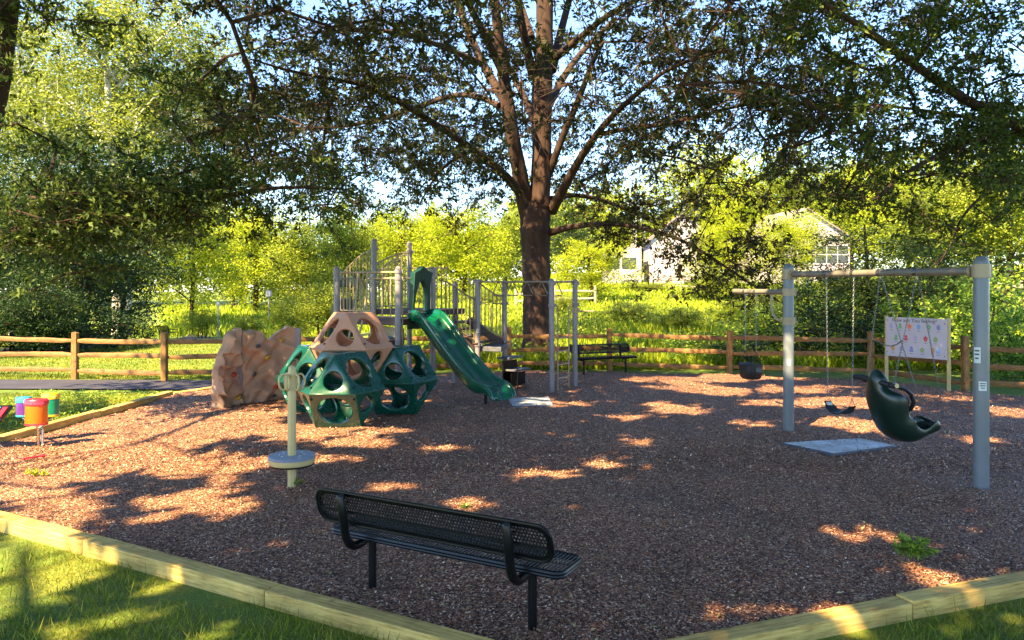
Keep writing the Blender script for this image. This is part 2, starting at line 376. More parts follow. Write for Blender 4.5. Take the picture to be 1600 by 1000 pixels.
def edge(label, p, q, top, h, seg, trim=(0, 0)):
    a, b_ = off(p, q, .075); dv = Vector((b_[0] - a[0], b_[1] - a[1])).normalized()
    a = (a[0] + dv.x * trim[0], a[1] + dv.y * trim[0]); b_ = (b_[0] - dv.x * trim[1], b_[1] - dv.y * trim[1])
    t = thing('timber_edging', label, 'edging', ((a[0] + b_[0]) / 2, (a[1] + b_[1]) / 2, 0), 'timber edgings round the mulch bed')
    timbers([a, b_], top, h, .15, seg, rnd, t, t.location)
edge('long pale timber edging between the bottom-left lawn and the mulch behind the black bench', (-7.2, 8.59), (.293, 4.436), .045, .2, 2.4, (-.06, .11))
edge('pale timber edging crossing the bottom-right corner beside the lawn', (.293, 4.436), (12.5, 9.0), .045, .2, 2.4, (-.1, 0))
edge('weathered timber edging beside the coloured drums on the left lawn', (-6.7, 15.2), (-7.05, 10.5), .075, .2, 2.4)
edge('short timber edging near the left end of the mulch behind the drums', (-7.05, 10.45), (-7.2, 8.6), .07, .2, 2.4)
edge('low timber edging between the asphalt path and the rock climbing wall', (-5.5, 17.5), (-6.72, 15.27), .03, .16, 2.4)

# split rail fence
FP = [(-24.5, 21.5), (-20.4, 20.2), (-17.2, 19.25), (-13.2, 18.65), (-10.36, 18.2), (-8.02, 17.72), (-5.37, 18.25), (-2.73, 18.95), (-.08, 19.7), (2.51, 19.7), (5.33, 18.86), (8.45, 18.1), (9.45, 16.0), (12.2, 14.2), (15, 12.4)]
def fence(pts, label, name='rail_fence', zr=(.92, .58, .22), hp=1.12, post=.13, rail=(.055, .115), cat='fence', pm='fence', rm='rail'):
    t = thing(name, label, cat, (*pts[0], float(terrain(*pts[0]))))
    org = t.location
    for i, (x, y) in enumerate(pts):
        z = max(float(terrain(x, y)), -.2); m = MB(); h = hp + rnd.uniform(-.03, .05); lx, ly = rnd.uniform(-.02, .02), rnd.uniform(-.02, .02)
        s = post / 2; pr = []
        for k in range(6):
            f = k / 5; r_ = s * rnd.uniform(.92, 1.05)
            pr.append([Vector((x + lx * f + a * r_, y + ly * f + b_ * r_, z - .1 + (h + .1) * f + (rnd.uniform(-.015, .02) if k == 5 else 0))) for a, b_ in ((-1, -.8), (-.8, -1), (.8, -1), (1, -.8), (1, .8), (.8, 1), (-.8, 1), (-1, .8))])
        m.loft(pr); m.build('post', M[pm], t, org)
    for (x, y), (x2, y2) in zip(pts[:-1], pts[1:]):
        for q in zr:
            z0 = max(float(terrain(x, y)), -.2) + q + rnd.uniform(-.03, .03); z1 = max(float(terrain(x2, y2)), -.2) + q + rnd.uniform(-.03, .03)
            d = Vector((x2 - x, y2 - y, z1 - z0)); sdv = Vector((d.y, -d.x, 0)).normalized(); rings = []
            for k in range(9):
                f = k / 8; c = Vector((x, y, z0)) + d * f + Vector((0, 0, .012 * math.sin(f * 3.1 + q * 9))); c.z += rnd.uniform(-.007, .007)
                e = .5 if k in (0, 8) else 1
                hh = rail[1] / 2 * rnd.uniform(.85, 1.1) * e; ww = rail[0] / 2 * rnd.uniform(.85, 1.15)
                rings.append([c + sdv * a * ww + Vector((0, 0, b_ * hh)) for a, b_ in ((-1, -.7), (-.5, -1), (.6, -1), (1, -.5), (1, .6), (.5, 1), (-.7, 1), (-1, .5))])
            m = MB(); m.loft(rings); m.build('rail', M[rm], t, org)
    return t
fence(FP, 'split rail fence of brown timber posts and three rails round the playground')

# ---------------------------------------------------------------- swing set
S1, S2 = Vector((4.14, 11.5, 0)), Vector((5.07, 8.3, 0)); BD = (S2 - S1).normalized()
t = thing('swing_frame', 'grey two-post swing frame with a tan top beam and a side arm', 'swing set', S1)
def capped_post(name, x, y, h, r, mat, parent, org, z0=-.15, n=20):
    m = MB(); pr = [(r, z0), (r, h - r)] + [(r * math.cos(a), h - r + r * math.sin(a)) for a in (R(20), R(40), R(60), R(78))]
    m.lathe(pr, (x, y, 0), n); return m.build(name, mat, parent, org)
posts = [capped_post('post', p.x, p.y, 2.5, .078, M['swing_post'], t, S1) for p in (S1, S2)]
def collar(x, y, z, r, h, mat, parent, org, name='collar'):
    m = MB(); m.lathe([(r, -h / 2), (r + .012, -h / 2), (r + .012, h / 2), (r, h / 2)], (x, y, z), 20)
    m.box((x + r + .02, y, z), (.03, .035, h)); return m.build(name, mat, parent, org, bevel=.003)
BZ = 2.335
for p in (S1, S2): collar(p.x, p.y, BZ, .079, .15, M['tan_metal'], t, S1)
m = MB(); m.tube([S1 + BD * .09 + Vector((0, 0, BZ)), S2 - BD * .09 + Vector((0, 0, BZ))], .045, 16); m.build('top_beam', M['beam_metal'], t, S1)
for p, s_ in ((S1, 1), (S2, -1)):
    c_ = p + BD * .1 * s_ + Vector((0, 0, BZ)); m = MB(); m.tube([c_, c_ + BD * .03 * s_], .066, 16); m.build('flange', M['tan_metal'], t, S1)
for z in (2.07, 1.64): collar(S1.x, S1.y, z, .079, .11, M['tan_metal'], t, S1)
AE = S1 - BD * 1.45
m = MB(); m.tube([S1 - BD * .08 + Vector((0, 0, 2.07)), AE + Vector((0, 0, 2.07))], .042, 14); m.build('side_arm', M['beam_metal'], t, S1)
m = MB(); m.tube([S1 - BD * .42 + Vector((0, 0, 2.04)), S1 - BD * .42 + Vector((0, 0, 1.82)), S1 - BD * .38 + Vector((0, 0, 1.72)), S1 - BD * .28 + Vector((0, 0, 1.65)), S1 - BD * .08 + Vector((0, 0, 1.64))], .02, 8); m.build('brace', M['tan_metal'], t, S1)
def sticker(x, y, z, ang, r, w, h, parent, org):
    m = MB(); rows = []
    K = 5; vs = []; fs = []
    for k in range(K):
        a = ang + (k / (K - 1) - .5) * w / r
        for zz in (-h / 2, h / 2): vs.append((x + (r + .003) * math.cos(a), y + (r + .003) * math.sin(a), z + zz))
    fs = [(2 * k, 2 * k + 2, 2 * k + 3, 2 * k + 1) for k in range(K - 1)]; m.add(vs, fs); st = m.build('sticker', M['white'], parent, org); m = MB()
    for q_ in (.28, .05, -.2):
        vs = []
        for k in range(K):
            a = ang + (k / (K - 1) - .5) * w * (.7 if q_ > 0 else .5) / r
            for zz in (-h * .05, h * .05): vs.append((x + (r + .005) * math.cos(a), y + (r + .005) * math.sin(a), z + zz + q_ * h))
        m.add(vs, fs)
    pl = m.build('print_lines', M['hold_dark'], st, org); pl['kind'] = 'stuff'; return st
sticker(S1.x, S1.y, 1.03, R(-105), .078, .05, .09, t, S1)
sticker(S2.x, S2.y, 1.1, R(-110), .078, .075, .1, t, S1); sticker(S2.x, S2.y, 1.43, R(-150), .078, .07, .17, t, S1)

def chain(pts, parent, org, link=.034, name='chain'):
    P = [Vector(p) for p in pts]; m = MB(); k = 0
    for a, b_ in zip(P[:-1], P[1:]):
        L = (b_ - a).length; n = max(1, round(L / link)); d = (b_ - a).normalized()
        u = d.cross(Vector((0, 1, .01))).normalized(); v = d.cross(u)
        for i in range(n):
            c = a + (b_ - a) * (i + .5) / n; w_ = u if k % 2 else v; k += 1
            ring = [c + d * (link * .64 * math.cos(q)) + w_ * (.009 * math.sin(q)) for q in [2 * math.pi * j / 8 for j in range(8)]]
            m.tube(ring, .0026, 4, closed=True)
    return m.build(name, M['chain'], parent, org)
def hang(t_): return S1 + (S2 - S1) * t_ + Vector((0, 0, BZ))
def hanger(p, parent, org):
    m = MB(); m.tube([p + Vector((0, 0, .05)), p + Vector((0, 0, -.05)), p + Vector((0, 0, -.07))], .012, 8)
    m.tube([p + BD * -.025 + Vector((0, 0, 0)), p + BD * .025], .05, 12); m.build('hanger', M['chain'], parent, org)
# belt swing
bp = S1 + (S2 - S1) * .334
t = thing('belt_swing', 'black belt swing seat hanging on two chains from the tan top beam', 'swing', bp + Vector((0, 0, .4)))
org = t.location.copy()
for q in (.253, .415):
    hanger(hang(q), t, org); p = S1 + (S2 - S1) * q; e = p * 1.0 + BD * (.03 if q < .3 else -.03)
    chain([hang(q) + Vector((0, 0, -.06)), Vector((e.x, e.y, .66))], t, org)
    m = MB(); sx = Vector((BD.y, -BD.x, 0)) * .055; tp = Vector((e.x, e.y, .66)); bt = Vector((e.x, e.y, .56))
    m.tube([tp, bt + sx, bt - sx], .006, 6, closed=True); m.build('triangle_ring', M['chain'], t, org)
m = MB(); rings = []
for k in range(17):
    f = k / 16 * 2 - 1; p = bp + BD * (.245 * f); z = .435 + .13 * abs(f) ** 2.2; sx = Vector((BD.y, -BD.x, 0)); nrm = Vector((0, 0, 1))
    c = Vector((p.x, p.y, z)); w_ = .075 + (.01 if abs(f) < .8 else -.02)
    rings.append([c + sx * w_ - nrm * .007, c - sx * w_ - nrm * .007, c - sx * w_ + nrm * .007, c + sx * w_ + nrm * .007])
m.loft(rings); m.build('seat', M['rubber'], t, org, angle=60)
m = MB(); p = bp - BD * .19; m.box((p.x - .02, p.y - .02, .545), (.07, .07, .004), Matrix.Rotation(.5, 3, 'X')); m.build('label_patch', M['white'], t, org)
# bucket swing on the side arm
def onarm(u): return S1 - BD * u
bc = onarm(.98); t = thing('bucket_swing', 'small black bucket toddler swing hanging from the side arm', 'swing', (bc.x, bc.y, .6)); org = t.location.copy()
m = MB(); sx = Vector((-BD.y, BD.x, 0)); rings = []
prof = [(.02, .60, .07), (.10, .605, .12), (.135, .65, .15), (.15, .74, .165), (.15, .80, .165), (.155, .885, .17), (.148, .885, .163), (.14, .8, .15), (.13, .68, .13), (.02, .64, .05)]
for (w_, z, l_) in prof:
    ring = []
    for k in range(24):
        a = 2 * math.pi * k / 24; cxx, syy = math.cos(a), math.sin(a)
        ring.append(Vector((bc.x, bc.y, .885 - (.885 - z) * .82 + (.03 * abs(cxx) if z > .7 else 0))) + BD * (l_ * (abs(cxx) ** .45) * (1 if cxx > 0 else -1)) + sx * (w_ * (abs(syy) ** .5) * (1 if syy > 0 else -1)))
    rings.append(ring)
m.loft(rings); m.build('bucket', M['rubber'], t, org)
m = MB(); q = bc + BD * .03 - sx * -.0; m.box((bc.x + .08, bc.y - .165, .82), (.09, .012, .07)); m.build('label_patch', M['hold_dark'], t, org)
for s_ in (-1, 1):
    p = bc + BD * (.15 * s_); top = Vector((p.x, p.y, 2.03)); hanger(Vector((p.x, p.y, 2.06)), t, org)
    j = Vector((p.x, p.y, 1.1)); chain([top, j], t, org)
    m = MB()
    for k in (-1, 1): m.tube([j, Vector((p.x, p.y, .92)) + sx * .09 * k - BD * .0], .006, 6)
    m.build('sling', M['rubber'], t, org)
# molded high-back seat
CP = S1 + (S2 - S1) * .645; fw = Vector((.96, .28, 0)).normalized(); lt = Vector((-fw.y, fw.x, 0))
fw = (Matrix.Rotation(R(-8), 3, 'Z') @ fw); lt = Vector((-fw.y, fw.x, 0))
t = thing('molded_swing_seat', 'dark green high-back molded swing seat with shoulder harness hanging on chains', 'swing', (CP.x, CP.y, .3)); org = t.location.copy()
CH = [(-.27, 1.15, .09, .03), (-.315, 1.10, .13, .09), (-.335, 1.03, .15, .12), (-.33, .95, .15, .10), (-.325, .90, .20, .10), (-.31, .83, .26, .22), (-.29, .74, .27, .28), (-.265, .65, .265, .26), (-.235, .57, .255, .22), (-.20, .48, .255, .24), (-.14, .37, .26, .29), (-.02, .295, .26, .28), (.11, .29, .25, .2), (.22, .33, .22, .11), (.31, .37, .19, .08), (.40, .39, .19, .14), (.48, .42, .18, .16), (.52, .47, .14, .09)]
m = MB(); rings = []
for i, (cx_, cz, hw, wing) in enumerate(CH):
    a = CH[max(i - 1, 0)]; c2 = CH[min(i + 1, len(CH) - 1)]; tv = Vector((c2[0] - a[0], 0, c2[1] - a[1])).normalized(); nv = Vector((-tv.z, 0, tv.x))  # towards the sitter
    if i < 10 and nv.x < 0: nv = -nv
    if nv.z < 0 and i >= 10: nv = -nv
    ring = []
    outer = [(-1, wing), (-1.02, wing * .45), (-.86, .0), (-.45, -.028), (0, -.036), (.45, -.028), (.86, .0), (1.02, wing * .45), (1, wing)]
    inner = [(.93, wing), (.9, wing * .5), (.72, .035), (.35, .012), (0, .008), (-.35, .012), (-.72, .035), (-.9, wing * .5), (-.93, wing)]
    for w_, dep in outer + inner:
        q = Vector((cx_, 0, cz)) + nv * dep; ring.append(CP * 1.0 + fw * q.x + lt * (w_ * hw) + Vector((0, 0, q.z)))
    rings.append(ring)
m.loft(rings); so_ = m.build('seat_shell', M['seat_green'], t, org, angle=70)
sm = so_.modifiers.new('sub', 'SUBSURF'); sm.levels = 1; sm.render_levels = 1
def CL(x, y, z): return CP + fw * x + lt * y + Vector((0, 0, z))
m = MB(); m.tube([CL(-.34, .36, 1.02), CL(-.33, .18, 1.03), CL(-.3, 0, 1.0), CL(-.3, -.18, 1.0), CL(-.28, -.26, .99)], .035, 12); m.build('back_bar', M['rubber'], t, org)
m = MB()
for s_ in (-1, 1):
    m.tube([CL(-.3, .26 * s_, .99), CL(-.2, .27 * s_, .975), CL(-.1, .27 * s_, .945), CL(-.01, .26 * s_, .88), CL(.035, .25 * s_, .78), CL(.03, .2 * s_, .69), CL(.0, .12 * s_, .64)], .026, 10)
m.tube([CL(.0, -.12, .64), CL(.0, .12, .64)], .026, 10); m.build('harness_bar', M['rubber'], t, org)
for s_ in (-1, 1):
    m = MB(); m.tube([CL(-.22, .24 * s_, .985), CL(-.22, .3 * s_, .985)], .028, 12); m.build('pivot_bolt', M['chrome'], t, org)
for q, s_ in ((.556, -1), (.733, 1)):
    h_ = hang(q); hanger(h_, t, org); h_ = h_ - Vector((0, 0, .06)); yy = .27 * (1 if s_ < 0 else -1)
    ring_pt = CL(-.02, yy * 1.1, 1.72 - .1)
    chain([h_, CL(-.24, yy, 1.01)], t, org); chain([h_ + BD * .03, CL(.5, yy * .68, .5)], t, org)
chain([CL(-.14, .27, 1.5), CL(-.1, .12, 1.44), CL(-.1, 0, 1.43), CL(-.1, -.12, 1.46), CL(-.13, -.26, 1.52)], t, org)
# wear mats
def mat_slab(label, quad, z0=.0):
    ps = [GP(*q) for q in quad]; c = sum(ps, Vector()) / 4; zz = float(bumpz(c.x, c.y)) - .02; c.z = zz; ps = [Vector((p.x, p.y, zz)) for p in ps]; t = thing('wear_mat', label, 'mat', (c.x, c.y, 0), 'wear mats on the mulch')
    m = MB(); m.loft([[Vector((p.x, p.y, zz - .03)) for p in ps], [Vector((p.x, p.y, zz + .018)) for p in ps], [c + (p - c) * .97 + Vector((0, 0, .026)) for p in ps]]); m.build('border', M['matdark'], t, t.location)
    m = MB(); m.loft([[c + (p - c) * .965 + Vector((0, 0, .02)) for p in ps], [c + (p - c) * .96 + Vector((0, 0, .031)) for p in ps]]); m.build('pad', M['mat'], t, t.location)
    r_ = np.random.default_rng(len(label)); n_ = 170; uv = r_.random((n_, 2)); edge_ = r_.random(n_) < .6; uv[edge_, 0] = np.where(r_.random(edge_.sum()) < .5, uv[edge_, 0] ** 4, 1 - uv[edge_, 0] ** 4)
    q_ = np.array([list(p) for p in ps]); P_ = (q_[0] * (1 - uv[:, :1]) + q_[1] * uv[:, :1]) * (1 - uv[:, 1:]) + (q_[3] * (1 - uv[:, :1]) + q_[2] * uv[:, :1]) * uv[:, 1:]; P_[:, 2] = zz + .036
    U_ = r_.normal(size=(n_, 3)); U_[:, 2] *= .1; v_, f_ = leaf_quads(P_, .035, .016, r_, 2.5, 0, U_); np_mesh('scattered_chips', v_ - np.array(t.location), f_, M['chips'], t)['kind'] = 'stuff'
mat_slab('pale worn rubber mat lying on the mulch under the swings', [(1222, 693), (1303, 710), (1402, 697), (1343, 686)])
mat_slab('small grey rubber mat lying in front of the green slide', [(792, 624), (800, 637), (866, 636), (858, 622)])

# ---------------------------------------------------------------- feelings sign
A0 = Vector((8.17, 16.75, 0)); B0 = Vector((8.93, 15.7, 0)); sdv = (B0 - A0).normalized(); L = (B0 - A0).length; nrm = Vector((sdv.y, -sdv.x, 0))
if nrm.y > 0: nrm = -nrm
t = thing('communication_board', 'pale lilac sign board asking how are you feeling, on two cream posts', 'sign', A0)
for p, h in ((A0, 1.5), (B0, 1.5)): m = MB(); m.box((p.x, p.y, h / 2 - .1), (.06, .06, h + .2), Matrix.Rotation(math.atan2(sdv.y, sdv.x), 3, 'Z')); m.build('post', M['cream'], t, A0, bevel=.008)
m = MB(); c = (A0 + B0) / 2 + Vector((0, 0, 1.055)) + nrm * .04; m.box(c, (L - .03, .02, .84), Matrix.Rotation(math.atan2(sdv.y, sdv.x), 3, 'Z')); board = m.build('board', M['sign'], t, A0, bevel=.003)
UP = Vector((0, 0, 1)); f0 = A0 + nrm * .0515 + Vector((0, 0, .635)); BW, BH = L, .84
cols = {'lilac': (.42, .34, .55), 'green': (.16, .38, .16), 'orange': (.75, .17, .04), 'blue': (.2, .36, .7), 'navy': (.2, .22, .5), 'red': (.6, .06, .08), 'ochre': (.6, .28, .06), 'olive': (.25, .36, .12)}
for k, v in cols.items(): M['pic_' + k] = plain('print_' + k, v, .5, var=.08)
shapes = {0: [(0, 1), (.38, .75), (.62, .2), (.5, -.6), (0, -.75), (-.5, -.6), (-.62, .2), (-.38, .75)],
          1: [(0, 1), (.55, .45), (.9, .0), (.5, -.1), (.55, -.7), (-.55, -.7), (-.5, -.1), (-.9, .0), (-.55, .45)],
          2: [(0, 1), (.3, .9), (.5, .5), (.45, .0), (.8, -.7), (-.8, -.7), (-.45, .0), (-.5, .5), (-.3, .9)]}
rowsP = [(.775, [(.10, 'lilac', 0), (.25, 'green', 2), (.40, 'orange', 1), (.55, 'blue', 1), (.71, 'green', 1), (.86, 'navy', 0)]),
         (.48, [(.18, 'green', 2), (.345, 'red', 2), (.50, 'lilac', 0), (.66, 'red', 1), (.815, 'olive', 1)]),
         (.2, [(.13, 'ochre', 0), (.27, 'lilac', 1), (.435, 'navy', 2), (.605, 'olive', 1), (.77, 'ochre', 0), (.855, 'blue', 0)])]
ink = MB()
for fy, row in rowsP:
    for fx, col, shp in row:
        c = f0 + sdv * (fx * BW) + UP * (fy * BH); s = .06; m = MB()
        m.prism([(p[0] * s, p[1] * s * 1.15) for p in shapes[shp]], sdv, UP, nrm, c, .002); m.build('picture', M['pic_' + col], board, A0)
        m = MB(); m.prism([(.12 * s, .1 * s), (-.12 * s, .12 * s), (-.08 * s, -.12 * s), (.1 * s, -.1 * s)], sdv, UP, nrm, c + nrm * .002, .0012); m.build('picture_detail', M['sign'], board, A0)
        ink.prism([(-.03, -.004), (.03, -.004), (.03, .004), (-.03, .004)], sdv, UP, nrm, c - UP * .085, .002)
for fx, fy in ((.955, .88), (.955, .08), (.03, .1), (.03, .92)): ink.tube([f0 + sdv * fx * BW + UP * fy * BH, f0 + sdv * fx * BW + UP * fy * BH + nrm * .006], .011, 8)
ink.build('caption_marks', M['ink'], board, A0)
tc_ = bpy.data.curves.new('lettering', 'FONT'); tc_.body = 'How are You feeling?'; tc_.size = .108; tc_.extrude = .001; tc_.shear = .1; tc_.align_x = 'CENTER'; tc_.materials.append(M['ink'])
tmp_ = bpy.data.objects.new('tmp', tc_); C.objects.link(tmp_); bpy.context.view_layer.update()
to = bpy.data.objects.new('lettering', bpy.data.meshes.new_from_object(tmp_.evaluated_get(bpy.context.evaluated_depsgraph_get()))); C.objects.link(to); bpy.data.objects.remove(tmp_); to.parent = board
q = f0 + sdv * (.47 * BW) + UP * (.885 * BH) + nrm * .001 - A0; to.location = q; mt = Matrix((sdv, UP, nrm)).transposed(); to.rotation_euler = mt.to_euler()

# ---------------------------------------------------------------- bench
def rrect(hx, hy, r, n=6):
    pts = []
    for cx_, cy_, a0 in ((hx - r, hy - r, 0), (-hx + r, hy - r, 90), (-hx + r, -hy + r, 180), (hx - r, -hy + r, 270)):
        for k in range(n + 1): a = R(a0 + 90 * k / n); pts.append((cx_ + r * math.cos(a), cy_ + r * math.sin(a)))
    return pts
def make_bench(label, name='perforated_bench'):
    """local frame: x along the bench, +y to the sitter's front, z up; legs at x = +-.655"""
    t = thing(name, label, 'bench', (0, 0, 0))
    for s in (-1, 1):
        x = .655 * s
        m = MB(); m.tube([(x, 0, -.1), (x, 0, .375)], .03, 14); m.build('leg', M['black'], t)
        m = MB(); m.tube([(x, .12, .385), (x, 0, .375), (x, -.14, .345), (x, -.21, .35), (x, -.26, .385), (x, -.29, .44), (x, -.315, .56), (x, -.345, .735), (x, -.347, .745)], [.03] * 8 + [.022], 14); m.build('back_support', M['black'], t)
    # seat: rim tube and cross slats
    hx, hy = .925, .17; m = MB(); m.tube([(p[0], p[1] + .02, .415) for p in rrect(hx, hy, .06)], .017, 8, closed=True)
    m.tube([(p[0], p[1] + .02, .395) for p in rrect(hx, hy, .06)], .015, 8, closed=True); m.build('seat_rim', M['black'], t)
    m = MB(); n = 68
    for k in range(n):
        x = -hx + .02 + (2 * hx - .04) * (k + .5) / n; m.box((x, .02, .424), (.012, 2 * hy - .015, .006))
    for y in (-.12, .02, .16): m.box((0, y, .417), (2 * hx - .02, .012, .006))
    m.build('seat', M['black'], t, bevel=.0015)
    # backrest: tilted perforated sheet in a rolled rim
    bz, tilt = .632, R(15); hy2 = .122; hx2 = .925
    rot = Matrix.Rotation(tilt, 3, 'X')   # leans back (top towards -y)
    def W_(u, v, d=0): p = rot @ Vector((u, d, v)); return Vector((p.x, p.y - .272, p.z + bz))
    m = MB(); ol = rrect(hx2, hy2, .085, 7)
    m.tube([W_(p[0], p[1]) for p in ol], .012, 8, closed=True)
    vs = []; n = len(ol)
    for p in ol:
        q = Vector((p[0], p[1])); k_ = Vector((p[0] * (1 - .028 / hx2), p[1] * (1 - .028 / hy2)))
        vs += [W_(q.x, q.y, -.006), W_(k_.x, k_.y, -.006), W_(k_.x, k_.y, .022), W_(q.x, q.y, .022)]
    fs = []
    for i in range(n):
        j = (i + 1) % n
        for k in range(4): fs.append((i * 4 + k, j * 4 + k, j * 4 + (k + 1) % 4, i * 4 + (k + 1) % 4))
    m.add(vs, fs); m.build('back_rim', M['black'], t)
    m = MB(); pit = .0235; K = 8; row = 0; v = -hy2 + .02
    def in_rr(u, v):
        dx, dy = abs(u) - (hx2 - .09), abs(v) - (hy2 - .09)
        if abs(u) > hx2 - .012 or abs(v) > hy2 - .012: return False
        return dx < 0 or dy < 0 or dx * dx + dy * dy < .08 ** 2
    while v < hy2 - .01:
        u = -hx2 + .02 + (pit / 2 if row % 2 else 0)
        while u < hx2 - .01:
            if in_rr(u, v):
                h = pit / 2; sq = [(h, 0), (h, h), (0, h), (-h, h), (-h, 0), (-h, -h), (0, -h), (h, -h)]
                vs = [W_(u + a, v + b_) for a, b_ in sq] + [W_(u + .0089 * math.cos(k * math.pi / 4), v + .0089 * math.sin(k * math.pi / 4)) for k in range(8)]
                m.add(vs, [(k, (k + 1) % 8, 8 + (k + 1) % 8, 8 + k) for k in range(8)])
            u += pit
        row += 1; v += pit
    o = m.build('backrest', M['black'], t); sm_ = o.modifiers.new('thick', 'SOLIDIFY'); sm_.thickness = .004
    m = MB(); m.beam(W_(-hx2 + .03, -.02, -.006), W_(hx2 - .03, -.02, -.006), .006, .016); m.build('back_bar', M['black'], t)
    for s in (-1, 1):
        m = MB(); m.box((.655 * s, 0, .4), (.05, .3, .02)); m.build('seat_bracket', M['black'], t, bevel=.004)
        m = MB(); q = W_(.655 * s, .06, -.01)
        m.tube([q + Vector((-.03, .0, 0)), q + Vector((-.03, -.012, 0))], .008, 6); m.tube([q + Vector((.03, 0, 0)), q + Vector((.03, -.012, 0))], .008, 6); m.build('bolt', M['black'], t)
    return t
bench = make_bench('large black perforated metal bench in front, seen from behind')
c = (GP(582, 915) + GP(832, 975)) / 2; bench.location = (c.x, c.y, 0); bench.rotation_euler = (0, 0, math.atan2(-.631, 1.148)); bench['group'] = 'black metal benches at the mulch bed'
b2 = copy_tree(bench); b2['label'] = 'black metal bench standing by the rail fence right of the big tree'
b2.scale = (.9, .9, .9); b2.location = (2.3, 19.0, 0); b2.rotation_euler = (0, 0, R(180 + 22))
b2['group'] = 'black metal benches at the mulch bed'
# far bench beside the path
t = thing('park_bench', 'tiny dark slatted bench beside the far path', 'bench', AT(264, 524.5, 58)); org = t.location; gz = float(terrain(org.x, org.y)); t.location.z = gz + .02; org = t.location.copy(); m = MB()
for k in range(5): m.box((org.x - .28 + .13 * k, org.y, gz + .47), (.11, 1.7, .05))
m.build('seat', M['black'], t, org); m = MB()
for k in range(5): m.box((org.x - .38 - .03 * k, org.y, gz + .55 + .1 * k), (.05, 1.7, .085))
m.build('backrest', M['black'], t, org)
for s in (-1, 1):
    m = MB(); y = org.y + .8 * s; m.tube([(org.x - .33, y, gz), (org.x - .33, y, gz + .5), (org.x - .5, y, gz + 1)], .035, 6); m.tube([(org.x + .3, y, gz), (org.x + .3, y, gz + .66), (org.x - .4, y, gz + .68)], .035, 6); m.build('leg', M['black'], t, org)

# ---------------------------------------------------------------- stand-and-spin post
c = GP(456, 757); t = thing('spinner_post', 'cream pole with a round grey standing disc and ring handles', 'play equipment', c)
m = MB(); r = .047; m.lathe([(r, -.15), (r, 1.22), (r * .9, 1.26), (r * .75, 1.29), (r * .35, 1.305)], c, 8); m.build('pole', M['cream'], t, c, angle=30)
m = MB(); m.lathe([(.05, .235), (.24, .235), (.245, .245), (.245, .262), (.25, .262), (.25, .292), (.245, .292), (.1, .297), (.05, .297)], c, 40); m.build('disc_rim', M['cream'], t, c)
m = MB(); m.lathe([(.05, .296), (.25, .293), (.252, .3), (.252, .318), (.246, .325), (.05, .325)], c, 40); m.build('standing_disc', plain('disc_grey', (.2, .23, .3), .45, var=.2, scale=20), t, c)
m = MB(); m.lathe([(.05, .215), (.235, .215), (.24, .22), (.24, .236), (.05, .236)], c, 40); m.build('disc_base', M['black'], t, c)
m = MB()
for k in range(8): a = R(45 * k + 10); m.tube([c + Vector((.13 * math.cos(a), .13 * math.sin(a), .32)), c + Vector((.13 * math.cos(a), .13 * math.sin(a), .331))], .009, 8)
m.build('bolt', M['chrome'], t, c)
for k in range(6):
    a = R(60 * k + 20); m = MB(); u = Vector((math.cos(a), math.sin(a), 0)); cc = c + u * .088 + Vector((0, 0, 1.125))
    m.tube([cc + u * (.048 * math.cos(q)) + Vector((0, 0, .085 * math.sin(q))) for q in [2 * math.pi * j / 18 for j in range(18)]], .0125, 8, closed=True); m.build('ring_handle', M['cream'], t, c)

# ---------------------------------------------------------------- drums and chime panel
c = GP(58, 697); t = thing('drum_set', 'three coloured oval drums on chrome posts beside the left timber edging', 'drums', c)
def drum(px, dy, body, cap, zt, rx, h, tilt):
    p = Vector(((px - 800) / FPX * (c.y + dy), c.y + dy, 0)); m = MB(); sxx = 1; n = 28
    m.lathe([(rx * .97, zt - h), (rx, zt - h + .015), (rx * .97, zt - .02)], p, n, 1, .75); bo = m.build('drum_body', M[body], t, c)
    m = MB(); m.lathe([(rx * .99, zt - .075), (rx * 1.06, zt - .07), (rx * 1.07, zt - .01), (rx * .98, zt + .004), (rx * .3, zt + .008)], p, n, 1, .75); cp = m.build('drum_head', M[cap], t, c)
    m = MB()
    for k in range(6): a = R(60 * k + 30); m.tube([p + Vector((rx * .9 * math.cos(a), rx * .72 * math.sin(a), zt - .045)), p + Vector((rx * 1.1 * math.cos(a), rx * .83 * math.sin(a), zt - .045))], .009, 8)
    m.build('bolt', M['chrome'], cp, c)
    m = MB(); m.lathe([(rx * .98, zt - h), (rx * 1.03, zt - h - .005), (rx * 1.03, zt - h + .018), (rx * .98, zt - h + .02)], p, n, 1, .75); m.build('drum_foot', M[cap], t, c)
    return p
p1 = drum(57, -.05, 'orange', 'red', .64, .145, .335, 0); p2 = drum(37, .32, 'purple', 'blue', .615, .1, .26, 0); p3 = drum(79, .4, 'drum_green', 'yellow', .655, .115, .31, 0)
for p, x in ((p1, -.02), (p2, .14), (p3, -.1)):
    m = MB(); m.tube([(c.x + x * .2, c.y + .02 + abs(x) * .4, -.1), (c.x + x * .2, c.y + .02 + abs(x) * .4, .2), (p.x, p.y, .32), (p.x, p.y, .36)], .018, 12); m.build('stand_post', M['chrome'], t, c)
c = Vector((-7.1, 10.15, 0)); t = thing('chime_panel', 'slanted black chime panel with rainbow bars at the left frame edge', 'xylophone', c)
rot = Matrix.Rotation(R(8), 3, 'Z') @ Matrix.Rotation(R(28), 3, 'X'); m = MB(); cc = c + Vector((0, 0, .47)); m.box(cc, (.8, .34, .04), rot); m.build('frame', M['black'], t, c, bevel=.01)
for k in range(9):
    m = MB(); m.box(cc + rot @ Vector((-.34 + .085 * k, 0, .03)), (.06, .30 - .012 * k, .014), rot); m.build('chime_bar', M[['red', 'orange', 'yellow', 'drum_green', 'blue', 'purple', 'red', 'blue', 'red'][k]], t, c, bevel=.003)
